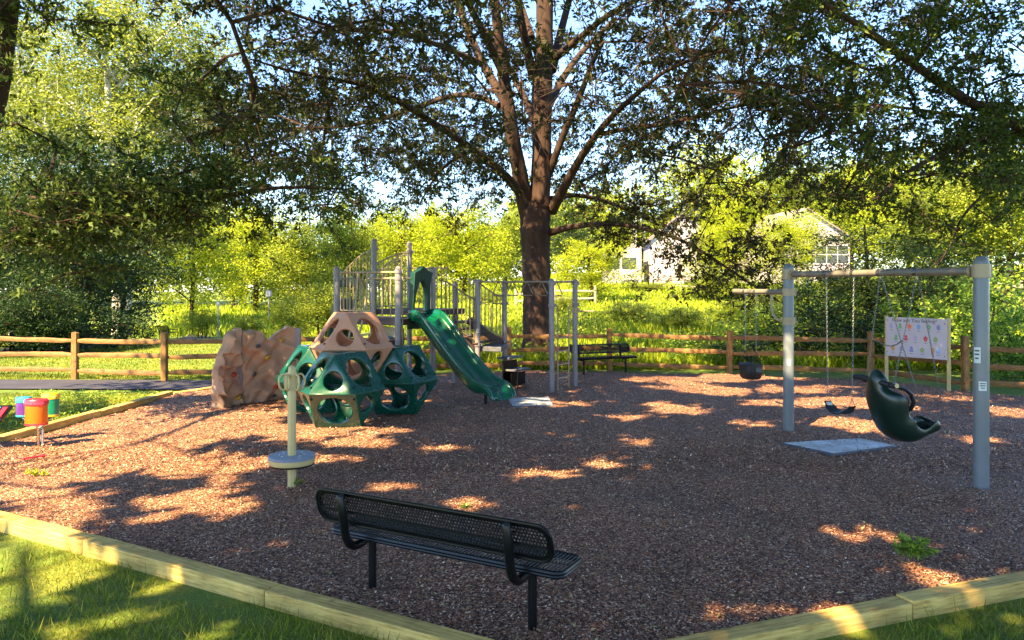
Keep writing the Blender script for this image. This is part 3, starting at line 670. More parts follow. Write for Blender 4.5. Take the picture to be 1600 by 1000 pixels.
for s in (-.2, .2): m = MB(); m.tube([(c.x + s, c.y, -.1), (c.x + s, c.y, .45)], .025, 12); m.build('leg', M['chrome'], t, c)
t = thing('mallet', 'red drum mallet lying on the mulch on a thin cable', 'mallet', GP(52, 714)); c = t.location
a, b_ = GP(36, 717, .02), GP(66, 712, .02); m = MB(); m.tube([a, b_], [.01, .013], 8); m.build('handle', M['red'], t, c); m = MB(); dd = (b_ - a).normalized(); m.tube([b_ - dd * .012, b_, b_ + dd * .03, b_ + dd * .038], [.014, .022, .022, .012], 10); m.build('head', M['red'], t, c)
m = MB(); m.tube([a, GP(22, 712, .015), GP(14, 706, .02), Vector((-6.95, 10.1, .25)), Vector((-7.0, 10.1, .44))], .004, 5); m.build('cable', M['chain'], t, c)

# ---------------------------------------------------------------- climbing domes (four cuboctahedral shells)
DA = .70; HH = DA * math.sqrt(2 / 3)
def dome(c, mat, parent, org):
    R3 = DA / math.sqrt(3); cx_, cy_, cz = c
    top = [Vector((R3 * math.cos(R(a)), R3 * math.sin(R(a)), HH)) for a in (-90, 30, 150)]
    bot = [Vector((R3 * math.cos(R(a)), R3 * math.sin(R(a)), -HH)) for a in (90, 210, 330)]
    hexv = [Vector((DA * math.cos(R(60 * k)), DA * math.sin(R(60 * k)), 0)) for k in range(6)]
    def hv(a): return hexv[round((a % 360) / 60) % 6]
    def tv(a): return min(top, key=lambda p: abs((math.degrees(math.atan2(p.y, p.x)) - a + 180) % 360 - 180))
    def bv(a): return min(bot, key=lambda p: abs((math.degrees(math.atan2(p.y, p.x)) - a + 180) % 360 - 180))
    faces = [top, bot]
    for a in (-90, 30, 150):       # upper triangles: apex = top vertex at a, base = equator a-30, a+30
        faces.append([tv(a), hv(a - 30), hv(a + 30)])
        faces.append([tv(a), hv(a + 30), hv(a + 90), tv(a + 120)])      # upper square at direction a+60
        faces.append([bv(a - 60), hv(a - 30), hv(a + 30), bv(a + 60)])   # lower square at direction a
        faces.append([bv(a + 60), hv(a + 30), hv(a + 90)])               # lower triangle at a+60
    m = MB(); K = 8
    for f in faces:
        f = [p.copy() for p in f]; n = len(f); cen = sum(f, Vector()) / n; nr = (f[1] - f[0]).cross(f[2] - f[0]).normalized()
        if nr.dot(cen) < 0: f.reverse(); nr = -nr
        rad = .255 if n == 4 else .142
        outer = []; 
        for i in range(n):
            for k in range(K): outer.append(f[i] + (f[(i + 1) % n] - f[i]) * k / K)
        rings = [outer]
        for fr, dep in ((1.16, .0), (1.06, -.006), (1.0, -.03), (1.0, -.055)):
            rings.append([cen + (p - cen).normalized() * rad * fr + nr * dep for p in outer])
        vs = [p + Vector(c) for r_ in rings for p in r_]; N = len(outer); fs = []
        for q in range(len(rings) - 1):
            for k in range(N): fs.append((q * N + k, q * N + (k + 1) % N, (q + 1) * N + (k + 1) % N, (q + 1) * N + k))
        m.add(vs, fs)
    o = m.build('dome', mat, parent, org, angle=30, weld=True)
    s = o.modifiers.new('thick', 'SOLIDIFY'); s.thickness = .035; s.offset = -1
    bvl = o.modifiers.new('bevel', 'BEVEL'); bvl.width = .014; bvl.segments = 2; bvl.limit_method = 'ANGLE'; bvl.angle_limit = R(30)
    # equator flange and bolts as sub-parts
    mm = MB(); hx = [Vector(c) + p * 1.012 for p in hexv]; 
    for i in range(6): mm.beam(hx[i], hx[(i + 1) % 6], .02, .018)
    mm.build('flange', mat, o, org, bevel=.004)
    mm = MB()
    for i in range(6):
        for fz in (.09, -.09):
            p = Vector(c) + hexv[i] * (.98 - .12) + Vector((0, 0, fz)); mm.tube([p * 1.0, p + hexv[i].normalized() * .06], .013, 6)
    mm.build('bolt', M['black'], o, org)
CX, CY = -2.68, 12.85
t = thing('climbing_domes', 'cluster of green climbing domes with a tan dome on top, full of round holes', 'play equipment', (CX, CY, 0)); org = t.location.copy()
for a, z, mt in ((-90, HH - .02, 'dome_green'), (30, HH - .02, 'dome_green'), (150, HH - .02, 'dome_green')):
    rr_ = DA * 2 / math.sqrt(3) + .012
    dome((CX + rr_ * math.cos(R(a)), CY + rr_ * math.sin(R(a)), z), M[mt], t, org)
dome((CX, CY, 2 * HH), M['dome_tan'], t, org)

# ---------------------------------------------------------------- rock climbing wall
t = thing('rock_climbing_wall', 'tan sculpted rock climbing wall with coloured hand holds', 'climbing wall', (-5.08, 14.27, 0)); org = t.location.copy()
def nz(u, v, s):
    return (math.sin(u * 5.1 + s) * math.cos(v * 4.3 + s * 2) + .5 * math.sin(u * 11 + v * 9 + s * 3) + .3 * math.sin(u * 19 - v * 17 + s))
def rock_panel(a, b_, h, face, s, blocky, topf, base=-.05):
    a, b_ = Vector(a), Vector(b_); d = (b_ - a); L = d.length; d.normalize(); n = Vector((d.y, -d.x, 0)) * face; NU, NV = 84, 84; vs = []; 
    def P(u, v):
        z = base + (topf(u) - base) * v
        # warped cell facets give the broken-rock ridges
        uu, zz = u * L, z
        wv = .06 * nz(uu, zz, s); 
        if blocky:
            k = (zz + .12 * math.sin(uu * 4)) / .26; f = k - math.floor(k); rd = .075 * (1 - f) ** 1.3 * (1 + .6 * math.sin(uu * 9 + zz * 5)) + .03 * math.sin(math.floor(k) * 2.3); wv += rd * 1.0
        else:
            q = math.sin(uu * 3.3 + zz * 2.5 + s) + math.sin(uu * 1.9 - zz * 3.9 + 1.3); wv += .055 * (1 - abs(math.sin(q * 1.5)) ** 1.4) - .02 + .02 * math.sin(uu * 9 + zz * 13 + 2 * math.sin(zz * 6)) + .012 * math.sin(uu * 23 - zz * 17); wv += .12 * math.exp(-((zz - .15) / .25) ** 2)
        edge = min(1, min(u, 1 - u) / .06, (1 - v) / .06 + .15)
        return a + d * (u * L + .018 * math.sin(zz * 17 + uu * 6)) + Vector((0, 0, z)) + n * (.06 + wv * edge)
    for j in range(NV + 1):
        for i in range(NU + 1): vs.append(P(i / NU, j / NV))
    fs = [(j * (NU + 1) + i, j * (NU + 1) + i + 1, (j + 1) * (NU + 1) + i + 1, (j + 1) * (NU + 1) + i) for j in range(NV) for i in range(NU)]
    nb = len(vs)
    for j in range(NV + 1):
        for i in range(NU + 1):
            p = vs[j * (NU + 1) + i]; q = p - n * (n.dot(p - a)); vs.append(q - n * .06)
    fs += [tuple(reversed([k + nb for k in f])) for f in list(fs)]
    ring = [i for i in range(NU + 1)] + [j * (NU + 1) + NU for j in range(1, NV + 1)] + [NV * (NU + 1) + i for i in range(NU - 1, -1, -1)] + [j * (NU + 1) for j in range(NV - 1, 0, -1)]
    for k in range(len(ring)): i0, i1 = ring[k], ring[(k + 1) % len(ring)]; fs.append((i1, i0, i0 + nb, i1 + nb))
    m = MB(); m.add(vs, fs); m.build('rock_panel', M['rock_tan'], t, org, angle=62)
    return lambda u, z: (P(u, (z - base) / (topf(u) - base)), n)
top1 = lambda u: 1.29 + .035 * math.sin(u * 9) - .15 * math.exp(-((u - .47) / .08) ** 2) + .012 * math.sin(u * 41) + .05 * math.exp(-((u - .8) / .12) ** 2)
f1 = rock_panel((-5.05, 14.3, 0), (-4.2, 15.1, 0), 1.3, 1, .7, False, top1)
top2 = lambda u: .42 + .93 * min(1, (u / .7) ** .55) + .03 * math.sin(u * 14)
f2 = rock_panel((-5.27, 13.6, 0), (-5.1, 14.28, 0), 1.3, 1, 2.1, True, top2)
m = MB(); m.beam((-5.07, 14.25, -.05), (-5.07, 14.25, 1.33), .035, .13, up=(1, 0, 0)); m.build('seam_strip', M['post'], t, org)
e0 = Vector((-4.2, 15.1, 0)); m = MB(); m.beam(e0 + Vector((.02, -.1, -.05)), e0 + Vector((.02, -.1, 1.33)), .06, .11, up=(1, 0, 0)); m.build('end_strip', M['post'], t, org, bevel=.006)
def hold(fn, u, z, mt, w, h):
    p, n = fn(u, z); sdv_ = Vector((-n.y, n.x, 0)); m = MB(); rings = []
    for dz, s in ((-.02, 1), (.02, 1.0), (.045, .8), (.06, .45)):
        rings.append([p + n * dz + sdv_ * (w * s * math.cos(q)) + Vector((0, 0, h * s * math.sin(q) + w * .25 * math.cos(q))) for q in [2 * math.pi * k / 12 for k in range(12)]])
    m.loft(rings); o = m.build('hand_hold', M[mt], t, org); m = MB(); m.tube([p + n * .055, p + n * .068], .012, 8); m.build('bolt', M['black'], o, org)
for u, z, mt, w, h in ((.22, 1.03, 'hold_dark', .045, .04), (.72, 1.1, 'hold_yellow', .075, .035), (.42, .8, 'hold_yellow', .06, .045), (.2, .5, 'hold_dark', .04, .045), (.52, .24, 'hold_red', .055, .04), (.93, .8, 'hold_red', .05, .045), (.5, .07, 'hold_dark', .06, .03)): hold(f1, u, z, mt, w, h)
for u, z, mt, w, h in ((.8, .52, 'hold_red', .07, .045), (.85, .1, 'hold_yellow', .06, .04)): hold(f2, u, z, mt, w, h)

# ---------------------------------------------------------------- play structure
t = thing('play_structure', 'large playground deck with grey posts, railings, green slide and trapeze ladder', 'play structure', (-2.2, 15.5, 0)); org = t.location.copy(); PS = t
PST = {'p1': (-3.56, 15.6, 2.55), 'p2': (-2.98, 16.6, 3.17), 'p3': (-2.35, 17.6, 3.17), 'p4': (-2.21, 14.9, 2.54), 'p5': (-1.64, 15.9, 2.55), 'p6': (-.73, 16.3, 2.29), 'p7': (-.17, 17.3, 2.29), 'p8': (-1.27, 17.1, 2.25), 'p9': (.81, 15.7, 2.3), 'p10': (1.37, 16.7, 2.3)}
pp = {k: Vector((x, y, 0)) for k, (x, y, h) in PST.items()}
for k, (x, y, h) in PST.items(): capped_post('post', x, y, h, .062 if k in ('p1', 'p2', 'p4', 'p5') else .057, M['post'], t, org)
def col(k, z, h=.06): collar(pp[k].x, pp[k].y, z, .062, h, M['post'], t, org)
for k, zs in {'p1': (2.3, 2.42), 'p2': (2.95, 2.2, 1.45), 'p3': (2.93, 2.2, 1.45), 'p4': (2.43, 2.3, 1.4, .98), 'p5': (2.32, 1.45), 'p6': (2.24, 1.8, .9), 'p7': (2.2, 1.75, .8), 'p9': (2.2, 1.75), 'p10': (2.2, 1.75), 'p8': (1.8,)}.items():
    for z in zs: col(k, z)
def V3(p, z): return Vector((p.x, p.y, z))
def slab(pts, z0, z1, name, mat, bev=.01):
    m = MB(); m.loft([[Vector((p.x, p.y, z0)) for p in pts], [Vector((p.x, p.y, z1)) for p in pts]]); return m.build(name, mat, t, org, bevel=bev)
slab([pp['p1'], pp['p4'], pp['p5'], pp['p2']], 1.38, 1.5, 'deck', M['brown'])
q1 = pp['p2'] + (pp['p3'] - pp['p2']); slab([pp['p2'] + Vector((.02, .02, 0)), pp['p5'] + Vector((.02, .05, 0)), pp['p5'] + Vector((.6, 1.05, 0)), pp['p3']], 1.53, 1.65, 'deck', M['brown'])
def lerp(a, b_, f): return a + (b_ - a) * f
def wallpanel(a, b_, z0, z1, name, mat, th=.02, f0=.04, f1=.96, offn=0):
    A, B = lerp(a, b_, f0), lerp(a, b_, f1); d = (B - A).normalized(); n = Vector((d.y, -d.x, 0)) * offn; m = MB(); m.beam(V3(A + n, (z0 + z1) / 2), V3(B + n, (z0 + z1) / 2), th, z1 - z0); return m.build(name, mat, t, org, bevel=.006)
wallpanel(pp['p4'], pp['p2'], 1.14, 1.33, 'riser_panel', M['panel_tan'], f0=.06, f1=.94)
wallpanel(pp['p4'], pp['p2'], .98, 1.10, 'lower_step', M['brown'], th=.3)
def baluster_panel(a, b_, z0, z1, n, mat='taupe_metal', arch=None, f0=.07, f1=.93, r=.0125, z0b=None, z1b=None, name='railing'):
    """arch(f) -> top height factor; sloped if z0b/z1b are given"""
    A, B = lerp(a, b_, f0), lerp(a, b_, f1); z0b = z0 if z0b is None else z0b; z1b = z1 if z1b is None else z1b
    top = lambda f: (z1 + (z1b - z1) * f) if arch is None else arch(f); bot = lambda f: z0 + (z0b - z0) * f
    m = MB(); K = 14
    m.tube([V3(lerp(A, B, k / K), top(k / K)) for k in range(K + 1)], r * 1.35, 8); m.tube([V3(A, bot(0)), V3(B, bot(1))], r * 1.2, 8)
    for k in range(n):
        f = (k + .5) / n; p = lerp(A, B, f); m.tube([V3(p, bot(f)), V3(p, top(f))], r, 6)
    return m.build(name, M[mat], t, org)
sw = lambda a, b_: (lambda f: a + (b_ - a) * float(smooth01(f)) )
baluster_panel(pp['p2'], pp['p3'], 1.7, 2.9, 7, arch=lambda f: 2.62 + .28 * math.sin(f * 1.57), mat='tan_metal', f0=.07)
ex = Vector((-3.95, 17.3, 0)); capped_post('post', ex.x, ex.y, 2.45, .055, M['post'], t, org)
baluster_panel(ex, pp['p2'], 1.6, 2.9, 10, arch=lambda f: 2.38 + .52 * math.sin(f * 1.57) ** 1.3, mat='tan_metal')
ex2 = ex + Vector((.62, 1.0, 0)); capped_post('post', ex2.x, ex2.y, 2.45, .055, M['post'], t, org)
baluster_panel(ex2, pp['p3'], 1.6, 2.8, 10, mat='taupe_metal', arch=lambda f: 2.4 + .45 * math.sin(f * 1.57))
baluster_panel(pp['p3'], pp['p3'] + Vector((1.0, -.45, 0)), 1.6, 2.55, 8, mat='tan_metal')
# left loop guard by p1, long rail p1-p4, curved climber hanging from it
a = pp['p1']; b_ = lerp(pp['p1'], pp['p2'], .8)
m = MB(); m.tube([V3(a, 2.3), V3(lerp(a, b_, .55), 2.3), V3(lerp(a, b_, .85), 2.25), V3(b_, 2.1), V3(b_, 1.55), V3(a, 1.55)], .014, 8)
for k in range(4): p = lerp(a, b_, .2 + .2 * k); m.tube([V3(p, 1.55), V3(p, 2.29)], .012, 6)
m.build('guard_loop', M['tan_metal'], t, org)
m = MB(); m.tube([V3(pp['p1'], 2.42), V3(pp['p4'], 2.42)], .02, 10); m.build('crossbar', M['tan_metal'], t, org)
for s, ty in ((.36, .0), (.52, .0)):
    m = MB(); p = lerp(pp['p1'], pp['p4'], s); out = Vector((-.4, -.75, 0)).normalized()
    m.tube([V3(p, 2.42), V3(p + out * .03, 2.1), V3(p + out * .12, 1.6), V3(p + out * .3, 1.1), V3(p + out * .42, .6), V3(p + out * .46, .1)], .018, 8)
    m.build('climber_pole', M['tan_metal'], t, org)
m = MB()
for k in range(4):
    z = .35 + .3 * k; o_ = out * (.44 - .07 * k); m.tube([V3(lerp(pp['p1'], pp['p4'], .36) + o_, z), V3(lerp(pp['p1'], pp['p4'], .52) + o_, z)], .015, 8)
m.build('climber_rung', M['tan_metal'], t, org)
baluster_panel(pp['p1'], pp['p4'], 1.55, 2.3, 3, f0=.55, f1=.95, mat='tan_metal')
m = MB(); p = lerp(pp['p4'], pp['p5'], .12); m.tube([V3(p, 1.0), V3(p, 2.3)], .014, 8); p = lerp(pp['p4'], pp['p5'], .9); m.tube([V3(p, 1.5), V3(p, 2.3)], .014, 8)
m.tube([V3(pp['p4'], 2.3), V3(pp['p5'], 2.3)], .014, 8); m.build('entry_bar', M['tan_metal'], t, org)
# slide
dv = Vector((.72, -.69, 0)).normalized(); sl = Vector((-dv.y, dv.x, 0)); s0 = lerp(pp['p4'], pp['p5'], .56)
prof = [(-.02, 1.52, .16), (.12, 1.52, .17), (.3, 1.48, .2), (.45, 1.38, .2), (.62, 1.22, .19), (.85, 1.0, .18), (1.1, .78, .18), (1.35, .57, .18), (1.55, .42, .18), (1.72, .32, .17), (1.88, .27, .17), (2.02, .27, .15), (2.14, .24, .1), (2.22, .18, .05), (2.26, .1, .02)]
sec = [(-.27, -.10), (-.31, .0), (-.325, .6), (-.32, .95), (-.29, 1.05), (-.255, .95), (-.235, .5), (-.2, .08), (-.12, .0), (0, -.01), (.12, .0), (.2, .08), (.235, .5), (.255, .95), (.29, 1.05), (.32, .95), (.325, .6), (.31, .0), (.27, -.10), (.15, -.06), (0, -.06), (-.15, -.06)]
m = MB(); rings = []
for i, (s, z, hs) in enumerate(prof):
    a = prof[max(i - 1, 0)]; c2 = prof[min(i + 1, len(prof) - 1)]; tv = Vector((c2[0] - a[0], c2[1] - a[1])).normalized(); nv = Vector((-tv.y, tv.x))
    ring = []
    for w_, hgt in sec:
        hh = hgt * hs if hgt > .1 else hgt
        if hgt <= -.05 and s > 1.9: hh *= .5
        q = s0 + dv * (s * 1.07 + nv.x * hh) + sl * (w_ * 1.02); ring.append(Vector((q.x, q.y, z + nv.y * hh)))
    rings.append(ring)
m.loft(rings); o = m.build('slide', M['green'], t, org, angle=75); s_ = o.modifiers.new('s', 'SUBSURF'); s_.levels = 2; s_.render_levels = 2
m = MB(); q = s0 + dv * .03; m.beam(V3(q - sl * .29, 1.44), V3(q + sl * .29, 1.44), .05, .3); m.build('slide_collar', M['hood'], o, org, bevel=.01)
m = MB(); q = s0 + dv * 1.95; m.tube([V3(q, -.05), V3(q, .2)], .03, 10); m.build('slide_foot', M['black'], o, org)
# arched hood over the slide entry
ax = (pp['p5'] - pp['p4']).normalized(); hc = lerp(pp['p4'], pp['p5'], .56)
def harc(w, h): return (w, h)
outer = [(-.3, 1.64), (-.3, 2.42), (-.13, 2.47), (0, 2.55), (.13, 2.47), (.3, 2.42), (.3, 2.3), (.3, 1.64)]
inner = [(.19, 1.64), (.2, 1.9), (.17, 2.1), (.08, 2.24), (0, 2.27), (-.08, 2.2), (-.17, 2.0), (-.25, 1.64)]
m = MB(); n = len(outer); hoff = dv * .05
th = [(0, 0), (.1, 0)]
vs = []
for d_ in (-.02, .12):
    for (w_, z) in outer + inner: p = hc + ax * (w_ * (1.0)) + dv * (d_ + (.07 if z > 2.3 else 0)); vs.append(V3(p, z))
N2 = len(outer) + len(inner); fs = []
for i in range(n - 1):
    a_, b2_ = i, i + 1; c2, d2 = N2 - 1 - i - 1, N2 - 1 - i
    fs.append((a_, b2_, c2, d2)); fs.append((a_ + N2, d2 + N2, c2 + N2, b2_ + N2))
for i in range(N2): fs.append((i, i + N2, (i + 1) % N2 + N2, (i + 1) % N2))
m.add(vs, fs); m.build('slide_hood', M['hood'], t, org, bevel=.012, angle=50)
# second green hood and slide on the far left side of the deck
m = MB(); p = ex + Vector((.1, -.12, 0)); m.beam(V3(p - Vector((.05, 0, 0)), 2.25), V3(p + Vector((.4, .02, 0)), 2.25), .06, .26); m.build('side_hood', M['hood'], t, org, bevel=.03)
m = MB(); pr = [(0, 1.5), (.2, 1.5), (.5, 1.4), (.9, 1.1), (1.3, .75), (1.7, .45), (2.1, .3), (2.3, .25)]; d3 = Vector((-.36, .93, 0)).normalized(); s3 = Vector((-d3.y, d3.x, 0)); rings = []
for s, z in pr: rings.append([V3(ex + d3 * s + s3 * (.27 * math.cos(q)) + Vector((.1, .5, 0)), z + .16 + .2 * math.sin(q)) for q in [2 * math.pi * k / 14 for k in range(14)]])
m.loft(rings); m.build('tube_slide', M['hood'], t, org)
m = MB(); p = lerp(pp['p4'], pp['p2'], .35) + Vector((-.1, .1, 0)); ring = [V3(p, 1.02) + Vector((.15 * math.cos(q), 0, .15 * math.sin(q))) for q in [2 * math.pi * k / 20 for k in range(20)]]
m.tube(ring, .03, 8, closed=True); m.tube([ring[0], ring[10]], .02, 6); m.tube([ring[5], ring[15]], .02, 6); m.build('play_wheel', M['blue'], t, org)
# stair and its railings to the low landing
LZ = .86
top_a, top_b = pp['p5'] + Vector((.12, .12, 0)), pp['p8'] + Vector((-.3, .25, 0)) ; bot_a, bot_b = pp['p6'] + Vector((-.03, .0, 0)), pp['p7'] + Vector((-.05, -.1, 0))
top_b = top_a + (bot_b - bot_a)
m = MB(); m.beam(V3(top_a, 1.4), V3(bot_a, LZ - .02), .03, .16); m.build('stair_stringer', M['brown'], t, org, bevel=.006)
m = MB(); m.beam(V3(top_b, 1.4), V3(bot_b, LZ - .02), .03, .16); m.build('stair_stringer', M['brown'], t, org, bevel=.006)
for k in range(4):
    f = (k + .5) / 4; A, B = lerp(top_a, bot_a, f), lerp(top_b, bot_b, f); z = 1.45 + (LZ - 1.45) * f
    m = MB(); m.beam(V3(A, z), V3(B, z), .26, .03); m.build('stair_tread', M['brown'], t, org, bevel=.004)
baluster_panel(top_a, bot_a, 1.5, 2.25, 9, z0b=.98, z1b=1.86, mat='taupe_metal', f0=.0, f1=1, arch=lambda f: 2.27 - .4 * float(smooth01(f * .95)) )
baluster_panel(top_b, bot_b, 1.5, 2.25, 9, z0b=.98, z1b=1.86, mat='tan_metal', f0=.0, f1=1, arch=lambda f: 2.3 - .4 * float(smooth01(f * .95)))
slab([pp['p6'] + Vector((.0, .06, 0)), pp['p6'] + Vector((.5, -.15, 0)), pp['p7'] + Vector((.05, -.25, 0)), pp['p7'] + Vector((-.02, -.06, 0))], LZ - .1, LZ, 'landing', M['matdark'])
m = MB(); m.beam(V3(pp['p6'], LZ - .06), V3(pp['p7'], LZ + .02), .04, .12); m.build('landing_edge', M['brown'], t, org, bevel=.006)
for k, (z, o_) in enumerate(((.6, .12), (.34, .3))):
    A = lerp(pp['p6'], pp['p7'], .2) + Vector((.3 + o_, -.1, 0)); B = A + Vector((.3, .5, 0)); m = MB(); m.beam(V3(A, z), V3(B, z), .3, .04); m.build('transfer_step', M['matdark'], t, org, bevel=.006)
    m = MB(); m.beam(V3(A, z / 2 - .05), V3(B, z / 2 - .05), .02, z - .02); m.build('step_riser', M['black'], t, org)
A = lerp(pp['p6'], pp['p7'], .2) + Vector((.72, -.2, 0)); m = MB(); m.beam(V3(A, .18), V3(A + Vector((.02, .0, 0)), .18), .3, .5); m.build('step_side', M['brown'], t, org, bevel=.01)
m = MB(); q = pp['p7'] + Vector((.1, -.1, .83)); m.tube([q + Vector((.07 * math.cos(a_), 0, .07 * math.sin(a_))) for a_ in [2 * math.pi * k / 16 for k in range(16)]], .02, 8, closed=True); m.build('hand_ring', M['tan_metal'], t, org)
m = MB(); p = pp['p7'] + Vector((-.3, -.1, 0)); m.tube([V3(pp['p7'], 1.75), V3(p + Vector((.06, 0, 0)), 1.75), V3(p, 1.68), V3(p, .86)], .014, 8); m.build('grab_bar', M['taupe_metal'], t, org)
# trapeze ladder beams, rings
BZ2 = 2.235
for a, b_ in (('p6', 'p9'), ('p7', 'p10')): m = MB(); m.tube([V3(pp[a], BZ2), V3(pp[b_], BZ2)], .02, 10); m.build('overhead_beam', M['taupe_metal'], t, org)
for a, b_ in (('p9', 'p10'), ('p6', 'p7')): m = MB(); m.tube([V3(pp[a], BZ2), V3(pp[b_], BZ2)], .018, 10); m.build('overhead_beam', M['taupe_metal'], t, org)
for k in range(5):
    f = .1 + .2 * k; A, B = lerp(pp['p6'], pp['p9'], f), lerp(pp['p7'], pp['p10'], f); mid = V3((A + B) / 2, BZ2)
    m = MB(); m.tube([V3(A, BZ2), V3(B, BZ2)], .014, 8); m.build('crossbar', M['taupe_metal'], t, org)
    m = MB(); u = Vector((.96, -.28, 0)); m.tube([mid + Vector((0, 0, -.02)) + u * .02, mid + u * .13 + Vector((0, 0, -.25)), mid + u * .12 + Vector((0, 0, -.29)), mid - u * .12 + Vector((0, 0, -.29)), mid - u * .13 + Vector((0, 0, -.25)), mid + Vector((0, 0, -.02)) - u * .02], .013, 8, closed=True); m.build('trapeze_ring', M['taupe_metal'], t, org)
# ladder between p9 and p10
A, B = lerp(pp['p9'], pp['p10'], .25), lerp(pp['p9'], pp['p10'], .72)
for P, Q in ((A, pp['p9']), (B, pp['p10'])): m = MB(); m.tube([V3(Q, 1.75), V3(lerp(P, Q, .25), 1.75), V3(P, 1.68), V3(P, -.1)], .016, 8); m.build('ladder_rail', M['tan_metal'], t, org)
for z in (.22, .5, .78, 1.06): m = MB(); m.tube([V3(A, z), V3(B, z)], .014, 8); m.build('ladder_rung', M['tan_metal'], t, org)
collar(pp['p10'].x, pp['p10'].y, 1.62, .062, .1, M['tan_metal'], t, org); m = MB(); m.tube([V3(pp['p10'], 1.6), V3(pp['p10'] + Vector((.42, .0, 0)), 1.6)], .017, 8); m.build('grab_bar', M['tan_metal'], t, org)
sticker(pp['p6'].x, pp['p6'].y, 1.2, R(-90), .057, .05, .08, t, org)

# ---------------------------------------------------------------- houses and bits in the distance
def house(name, label, px0, px1, ybase, d, wallh, roofh, depth, mat, yaw, wins, extras):
    a = AT(px0, ybase, d); b_ = AT(px1, ybase, d); w = b_.x - a.x; c = Vector(((a.x + b_.x) / 2, d + depth / 2, a.z)); t = thing(name, label, 'house', c)
    rt = Matrix.Rotation(yaw, 3, 'Z')
    def Lc(x, y, z): p = rt @ Vector((x, y, 0)); return Vector((c.x + p.x, c.y + p.y, c.z + z))
    m = MB(); h = w / 2; g = [(-h, -3), (h, -3), (h, wallh), (0, wallh + roofh), (-h, wallh)]
    m.loft([[Lc(x, -depth / 2, z) for x, z in g], [Lc(x, depth / 2, z) for x, z in g]]); wall = m.build('wall', M[mat], t, c)
    k = 0
    m = MB(); z = .15
    while z < wallh + roofh - .5:
        hw_ = h if z < wallh else h * (1 - (z - wallh) / roofh)
        if hw_ > .3: p, q = Lc(-hw_, -depth / 2 - .012, z), Lc(hw_, -depth / 2 - .012, z); m.beam(p, q, .024, .035)
        z += .35
    m.build('siding_strip', M[mat], wall, c)
    for s in (-1, 1):
        m = MB(); e = h + .35; vs = [Lc(s * e, -depth / 2 - .35, wallh - .35 * roofh / h), Lc(0, -depth / 2 - .35, wallh + roofh + .02), Lc(0, depth / 2 + .35, wallh + roofh + .02), Lc(s * e, depth / 2 + .35, wallh - .35 * roofh / h)]
        m.add(vs + [v + Vector((0, 0, .16)) for v in vs], [(0, 1, 2, 3), (7, 6, 5, 4), (0, 4, 5, 1), (1, 5, 6, 2), (2, 6, 7, 3), (3, 7, 4, 0)]); m.build('roof', M['roof'], t, c)
    for (x, z, ww, wh, nx_, nz_) in wins:
        m = MB(); y = -depth / 2 - .05; m.box(Lc(x, y, z), (ww + .24, .1, wh + .24), rt); fr = m.build('window', M['house_white'], t, c)
        for i in range(nx_):
            for j in range(nz_):
                m = MB(); pw, ph = ww / nx_ - .1, wh / nz_ - .1; m.box(Lc(x - ww / 2 + ww / nx_ * (i + .5), y - .055, z - wh / 2 + wh / nz_ * (j + .5)), (pw, .02, ph), rt); m.build('pane', M['glass'], fr, c)
    extras(t, Lc, rt, depth, c)
    return t
def ex_left(t, Lc, rt, depth, c):
    m = MB(); g = [(-8.3, .2), (-4.3, .2), (-4.3, 4.9), (-8.3, 4.1)]
    m.loft([[Lc(x, -depth / 2 + .3, z) for x, z in g], [Lc(x, depth / 2 - 2, z) for x, z in g]]); m.build('sunroom_wall', M['house_white'], t, c)
    for x in (-7.4, -5.6):
        m = MB(); m.box(Lc(x, -depth / 2 + .25, 3.1), (1.5, .06, 1.2), rt); m.build('pane', M['glass'], t, c)
    m = MB(); m.box(Lc(-5.4, -depth / 2 + .25, .4), (1.6, .06, 1.8), rt); m.build('doorway', M['ink'], t, c)
    m = MB(); m.beam(Lc(-8.6, depth / 4 - 1, 4.2), Lc(-4.2, depth / 4 - 1, 5.1), depth - 1, .12); m.build('roof', M['roof'], t, c)
def ex_right(t, Lc, rt, depth, c):
    m = MB(); m.box(Lc(1.5, -depth / 2 - .8, 2.6), (6.5, 1.8, .25), rt); m.build('balcony_floor', M['house_white'], t, c)
    for x in (-1.5, .2, 4.5): m = MB(); m.box(Lc(x, -depth / 2 - 1.5, 1.0), (.25, .25, 3.2), rt); m.build('column', M['house_white'], t, c)
house('house', 'white gabled house with a low sunroom seen under the drooping branch', 1022, 1118, 456, 82, 5.6, 2.6, 8, 'house_white', R(-4), [(.6, .8, .9, .6, 1, 1), (2.2, 3.4, .7, .9, 1, 1)], ex_left)
house('house', 'white house with a grid of windows and porch columns behind the swings', 1180, 1325, 462, 80, 6.0, 3.0, 9, 'house_pink', R(6), [(2.2, 4.3, 4.8, 1.9, 4, 2), (-2.6, 4.3, 1.2, 1.3, 1, 2)], ex_right)
def gfence(pts, label): return fence(pts, label, 'field_fence', zr=(1.0, .55), hp=1.3, post=.14, rail=(.05, .12), pm='grey_wood', rm='grey_wood')
def gp(px, d): return ((px - 800) / FPX * d, d)
gfence([gp(1030, 64), gp(1047, 62), gp(1064, 60), gp(1085, 57)], 'grey two-rail fence on the slope below the white house')
gfence([gp(806, 46), gp(836, 46), gp(866, 46), gp(900, 46), gp(930, 46)], 'faint grey rail fence in the tall grass behind the big trunk')
gfence([gp(868, 68), gp(888, 68), gp(905, 67)], 'short grey fence at the far edge of the meadow behind the trapeze rings')
gfence([gp(1560, 40), gp(1595, 38), gp(1640, 36)], 'weathered fence on the wooded slope at the right edge')
